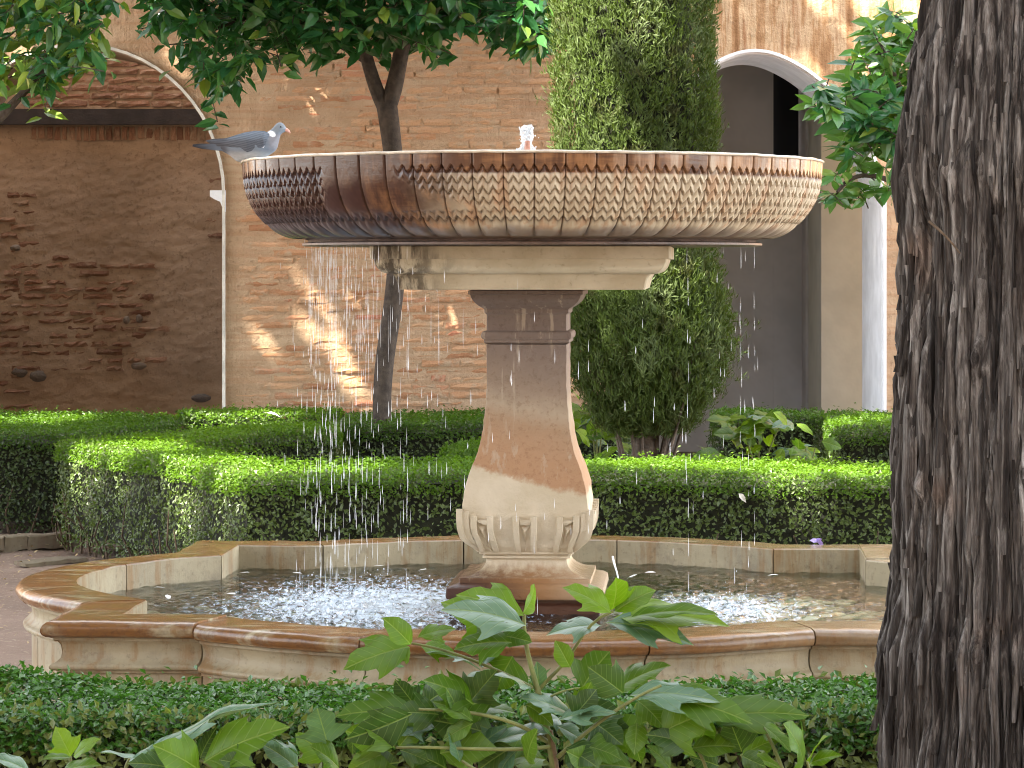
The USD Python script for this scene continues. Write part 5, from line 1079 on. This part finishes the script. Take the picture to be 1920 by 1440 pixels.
# peonies in the bed behind the front hedge
def bed_peony(x0, x1, y0, y1, d, n, label, seed):
    r_ = np.random.default_rng(seed); lv = []
    for _ in range(n):
        px, py = r_.uniform(x0, x1), r_.uniform(y0, y1); a = r_.uniform(0, 2 * np.pi); l = r_.uniform(32, 62); m = r_.choice(['y', 'g', 'b', 'y', 'g'])
        dd = d + r_.uniform(-.25, .25); lv.append((at(px, py, dd), at(px + l * math.cos(a), py + l * math.sin(a) * .55, dd - r_.uniform(-.05, .15)), r_.uniform(.8, 1.1), mats[m], np.array(faces[m]) + r_.normal(0, .25, 3), r_.integers(0, 3)))
    b = at((x0 + x1) / 2, y1, d); b[2] = 0
    sts = [([b, (b + at((x0 + x1) / 2, (y0 + y1) / 2, d)) / 2, at(x0 + (x1 - x0) * q, y0 + 15, d)], .008, .004) for q in (.3, .5, .75)]
    peony('peony', b, label, lv, sts, r_, d)
bed_peony(1078, 1160, 735, 860, 16.9, 34, 'peony filling the gap between pedestal and cypress', 61)
bed_peony(1345, 1500, 785, 855, 16.6, 34, 'peony with pale leaves right of the cypress in the bed', 62)
bed_peony(1478, 1545, 826, 852, 15.8, 7, 'small bright peony shoot at the right end of the bed', 63)

# ------------------------------------------------------------------ big trunk at the right
rng = np.random.default_rng(4)
TD = 7.0
edge_y = [-400, 0, 100, 200, 330, 400, 500, 700, 900, 1100, 1150, 1210, 1300, 1440, 1800]
edge_x = [1748, 1742, 1728, 1714, 1697, 1706, 1708, 1697, 1692, 1686, 1680, 1662, 1664, 1654, 1620]
def tr_left(z): return CX + (np.interp(YH - (np.asarray(z) - CZ) / TD * F, edge_y, edge_x) - 960) / F * TD
TCX = at(1935, 500, TD)[0]
def trunk_r(z, a):
    base = TCX - tr_left(z)
    lobes = 0.035 * np.cos(3 * a + 0.7 + z * .4) + 0.02 * np.cos(5 * a + 2.0 - z * .6)
    return base * (1 + (lobes - (0.035 * np.cos(3 * np.pi + .7 + z * .4) + 0.02 * np.cos(5 * np.pi + 2.0 - z * .6))))
def trunk_pt(a, z, h): 
    r = trunk_r(z, a) + h; return np.stack([TCX + r * np.cos(a), TD + CY + r * np.sin(a), z], -1)
nz_, na = 420, 640
zz2 = np.r_[0.0, 0.25, np.linspace(0.42, 2.42, nz_), 2.9, 3.6, 4.5]
aa2 = np.concatenate([np.linspace(np.pi * 0.93, np.pi * 1.72, na), np.linspace(np.pi * 1.72, np.pi * 2.93, 60)[1:-1]])
A3, Z3 = np.meshgrid(aa2, zz2, indexing='ij')
tw_ = A3 + 0.10 * (fbm(np.stack([np.cos(A3) * 2, np.sin(A3) * 2, Z3 * 1.5], -1), 3, 91) - 0.5) * 2
q = np.stack([np.cos(tw_) * 5.6, np.sin(tw_) * 5.6, Z3 * 0.55], -1)
ridge = 1 - abs(2 * fbm(q * 2.2, 3, 92) - 1); ridge2 = 1 - abs(2 * fbm(q * [7.0, 7.0, 3.0], 3, 93) - 1)
fl_ = fbm(np.stack([np.cos(tw_) * 44, np.sin(tw_) * 44, Z3 * 6], -1), 3, 94)
hgt = 0.075 * (ridge - 0.85) + 0.055 * (ridge2 - 0.85) + 0.030 * (fl_ - 0.5) - 0.006
P = trunk_pt(A3, Z3, hgt)
big = Thing('old_tree', (TCX, TD + CY, 0), 'massive shaggy grey-brown trunk filling the right edge', 'tree')
v, f = grid(P, True); big.part('trunk', (v, f), 'bark', True)
def strip_bark(a, z0, ln, w, th_, lift, rng):
    n = max(6, int(ln / 0.05)); t_ = np.linspace(0, 1, n); z = z0 + ln * t_; aa_ = a + 0.10 * (fbm(np.c_[np.full(n, a * 9), z * 1.3, np.zeros(n)], 3, 12) - .5) + rng.normal(0, .03) * t_
    r0 = trunk_r(z, aa_); w_ = w * np.sin(np.pi * np.clip(t_ * .94 + .03, 0, 1)) ** 0.45 / r0; jag = rng.normal(0, 0.12, n) * w_
    h0 = bark_h(aa_, z) + lift * (abs(2 * t_ - 1) ** 3); h = h0 + th_
    cols = []
    for da_, hh in ((-.5, h - th_ * 1.2), (-.42, h), (0.0, h + th_ * .25), (.42, h - .001), (.5, h - th_ * 1.2)):
        aa2_ = aa_ + w_ * da_ + jag; cols.append(trunk_pt(aa2_, z, hh))
    v, f = grid(np.stack(cols, 0)); v2, f2 = grid(np.stack([cols[0], cols[-1]], 0)); return join([(v, f), (v2, f2[:, ::-1])])
def bark_h(a, z):
    tw = a + 0.20 * (fbm(np.stack([np.cos(a) * 2, np.sin(a) * 2, z * 1.5], -1), 3, 91) - 0.5); q = np.stack([np.cos(tw) * 5.6, np.sin(tw) * 5.6, z * 0.55], -1)
    return 0.075 * (1 - abs(2 * fbm(q * 2.2, 3, 92) - 1) - 0.85) + 0.055 * (1 - abs(2 * fbm(q * [7.0, 7.0, 3.0], 3, 93) - 1) - 0.85)
for _ in range(292):
    a = rng.uniform(np.pi * 0.97, np.pi * 1.53); big.part('bark_strip', strip_bark(a, rng.uniform(0.4, 2.25), rng.uniform(0.3, 1.3), rng.uniform(0.011, 0.028), rng.uniform(0.007, 0.015), rng.uniform(0.0, 0.018), rng), 'bark', 50)
fib = [strip_bark(rng.uniform(np.pi * 0.94, np.pi * 1.56), rng.uniform(0.35, 2.3), rng.uniform(0.2, 0.95), rng.uniform(0.003, 0.010), rng.uniform(0.003, 0.008), rng.uniform(0.0, 0.010), rng) for _ in range(1000)]
big.part('shaggy_fibres', join(fib), 'bark', 50, kind='stuff')
big.part('bark_strip', tube(spline([at(1668, 1200, 6.95), at(1655, 1222, 6.93), at(1648, 1270, 6.92), at(1644, 1312, 6.92)], 10), np.linspace(.005, .002, 10), 6), 'bark', True, label='loose strip of bark hanging free')
big.part('bark_strip', tube(spline([at(1742, 415, 6.66), at(1770, 440, 6.64), at(1800, 475, 6.66)], 8), np.linspace(.004, .002, 8), 5), 'twig', True, label='pale broken twig stuck to the bark')
cn = 3000; zq = rng.uniform(4.6, 11, cn); aq = rng.uniform(0, 2 * np.pi, cn); rq = np.interp(zq, [4.6, 6, 9, 11], [.5, 1.3, 1.0, .2]) * np.sqrt(rng.random(cn))
big.part('crown', leaf_quads(np.c_[TCX + rq * np.cos(aq), TD + CY + rq * np.sin(aq), zq], rng.normal(0, 1, (cn, 3)), rng.normal(0, 1, (cn, 3)), 0.30, 0.16), 'cypress_leaf', kind='stuff')

# ------------------------------------------------------------------ unseen courtyard wing, added behind the camera to block low sky
wing = Thing('courtyard_wing', (0, -18, 0), 'plastered two storey wing added unseen behind the camera to block low sky', 'building')
wing.part('wall', slab(-16, 16, -18.6, -18, 0, 9.4), 'wall_mortar')
wing.part('eaves', slab(-16.3, 16.3, -18.9, -17.4, 9.403, 9.58), 'dark_wood')
for k in range(6):
    wx0 = -12.5 + k * 5; wing.part('window', slab(wx0 - .5, wx0 + .5, -17.997, -17.96, 4.6, 6.2), 'void_black'); wing.part('shutter', slab(wx0 - 1.0, wx0 - .51, -17.997, -17.93, 4.6, 6.2), 'dark_wood'); wing.part('shutter', slab(wx0 + .51, wx0 + 1.0, -17.997, -17.93, 4.6, 6.2), 'dark_wood')
# ------------------------------------------------------------------ unseen trees added around the frame to shade the garden, sun gaps carved
rng = np.random.default_rng(99)
for k, (x, y) in enumerate(((-10.5, -9.5), (-5.6, -9.8), (-10.5, -3.8), (-5.8, -4.2), (-10.5, 2.4), (-6.4, 2.6), (6.2, -8.5), (7.0, -1.0))):
    t = Thing('shade_tree', (x, y, 0), ['tall leafy shade tree added outside the frame to the far left, behind the camera', 'tall leafy shade tree added left of the camera', 'tall leafy shade tree added outside the frame, west of the fountain', 'tall leafy shade tree added outside the frame beside the left path', 'tall leafy shade tree added outside the frame near the left arch', 'tall leafy shade tree added outside the frame over the left hedge', 'tall leafy shade tree added right of the camera', 'tall leafy shade tree added outside the frame beyond the big trunk'][k], 'tree')
    t.part('trunk', tube(spline([[x, y, 0], [x + .1, y, 3], [x - .1, y + .1, 6], [x, y, 9]], 16), np.linspace(.28, .12, 16), 12), 'orange_bark', True)
    n = 9600; dv = unit(rng.normal(0, 1, (n, 3))); P = np.array([x + 0.9, y + 0.2, 9.8]) + dv * (rng.random((n, 1)) ** (1 / 2.4)) * [3.9, 4.2, 3.3]
    for q, r in holes_:
        w = P - q; w -= (w @ SUN)[:, None] * SUN; P = P[np.linalg.norm(w, axis=1) > r + 0.22]
    n = len(P); t.part('crown', leaf_quads(P, unit(SUN + rng.normal(0, .6, (n, 3))), rng.normal(0, 1, (n, 3)), rng.uniform(.20, .32, n), .22, .1), 'shade_leaf', kind='stuff')
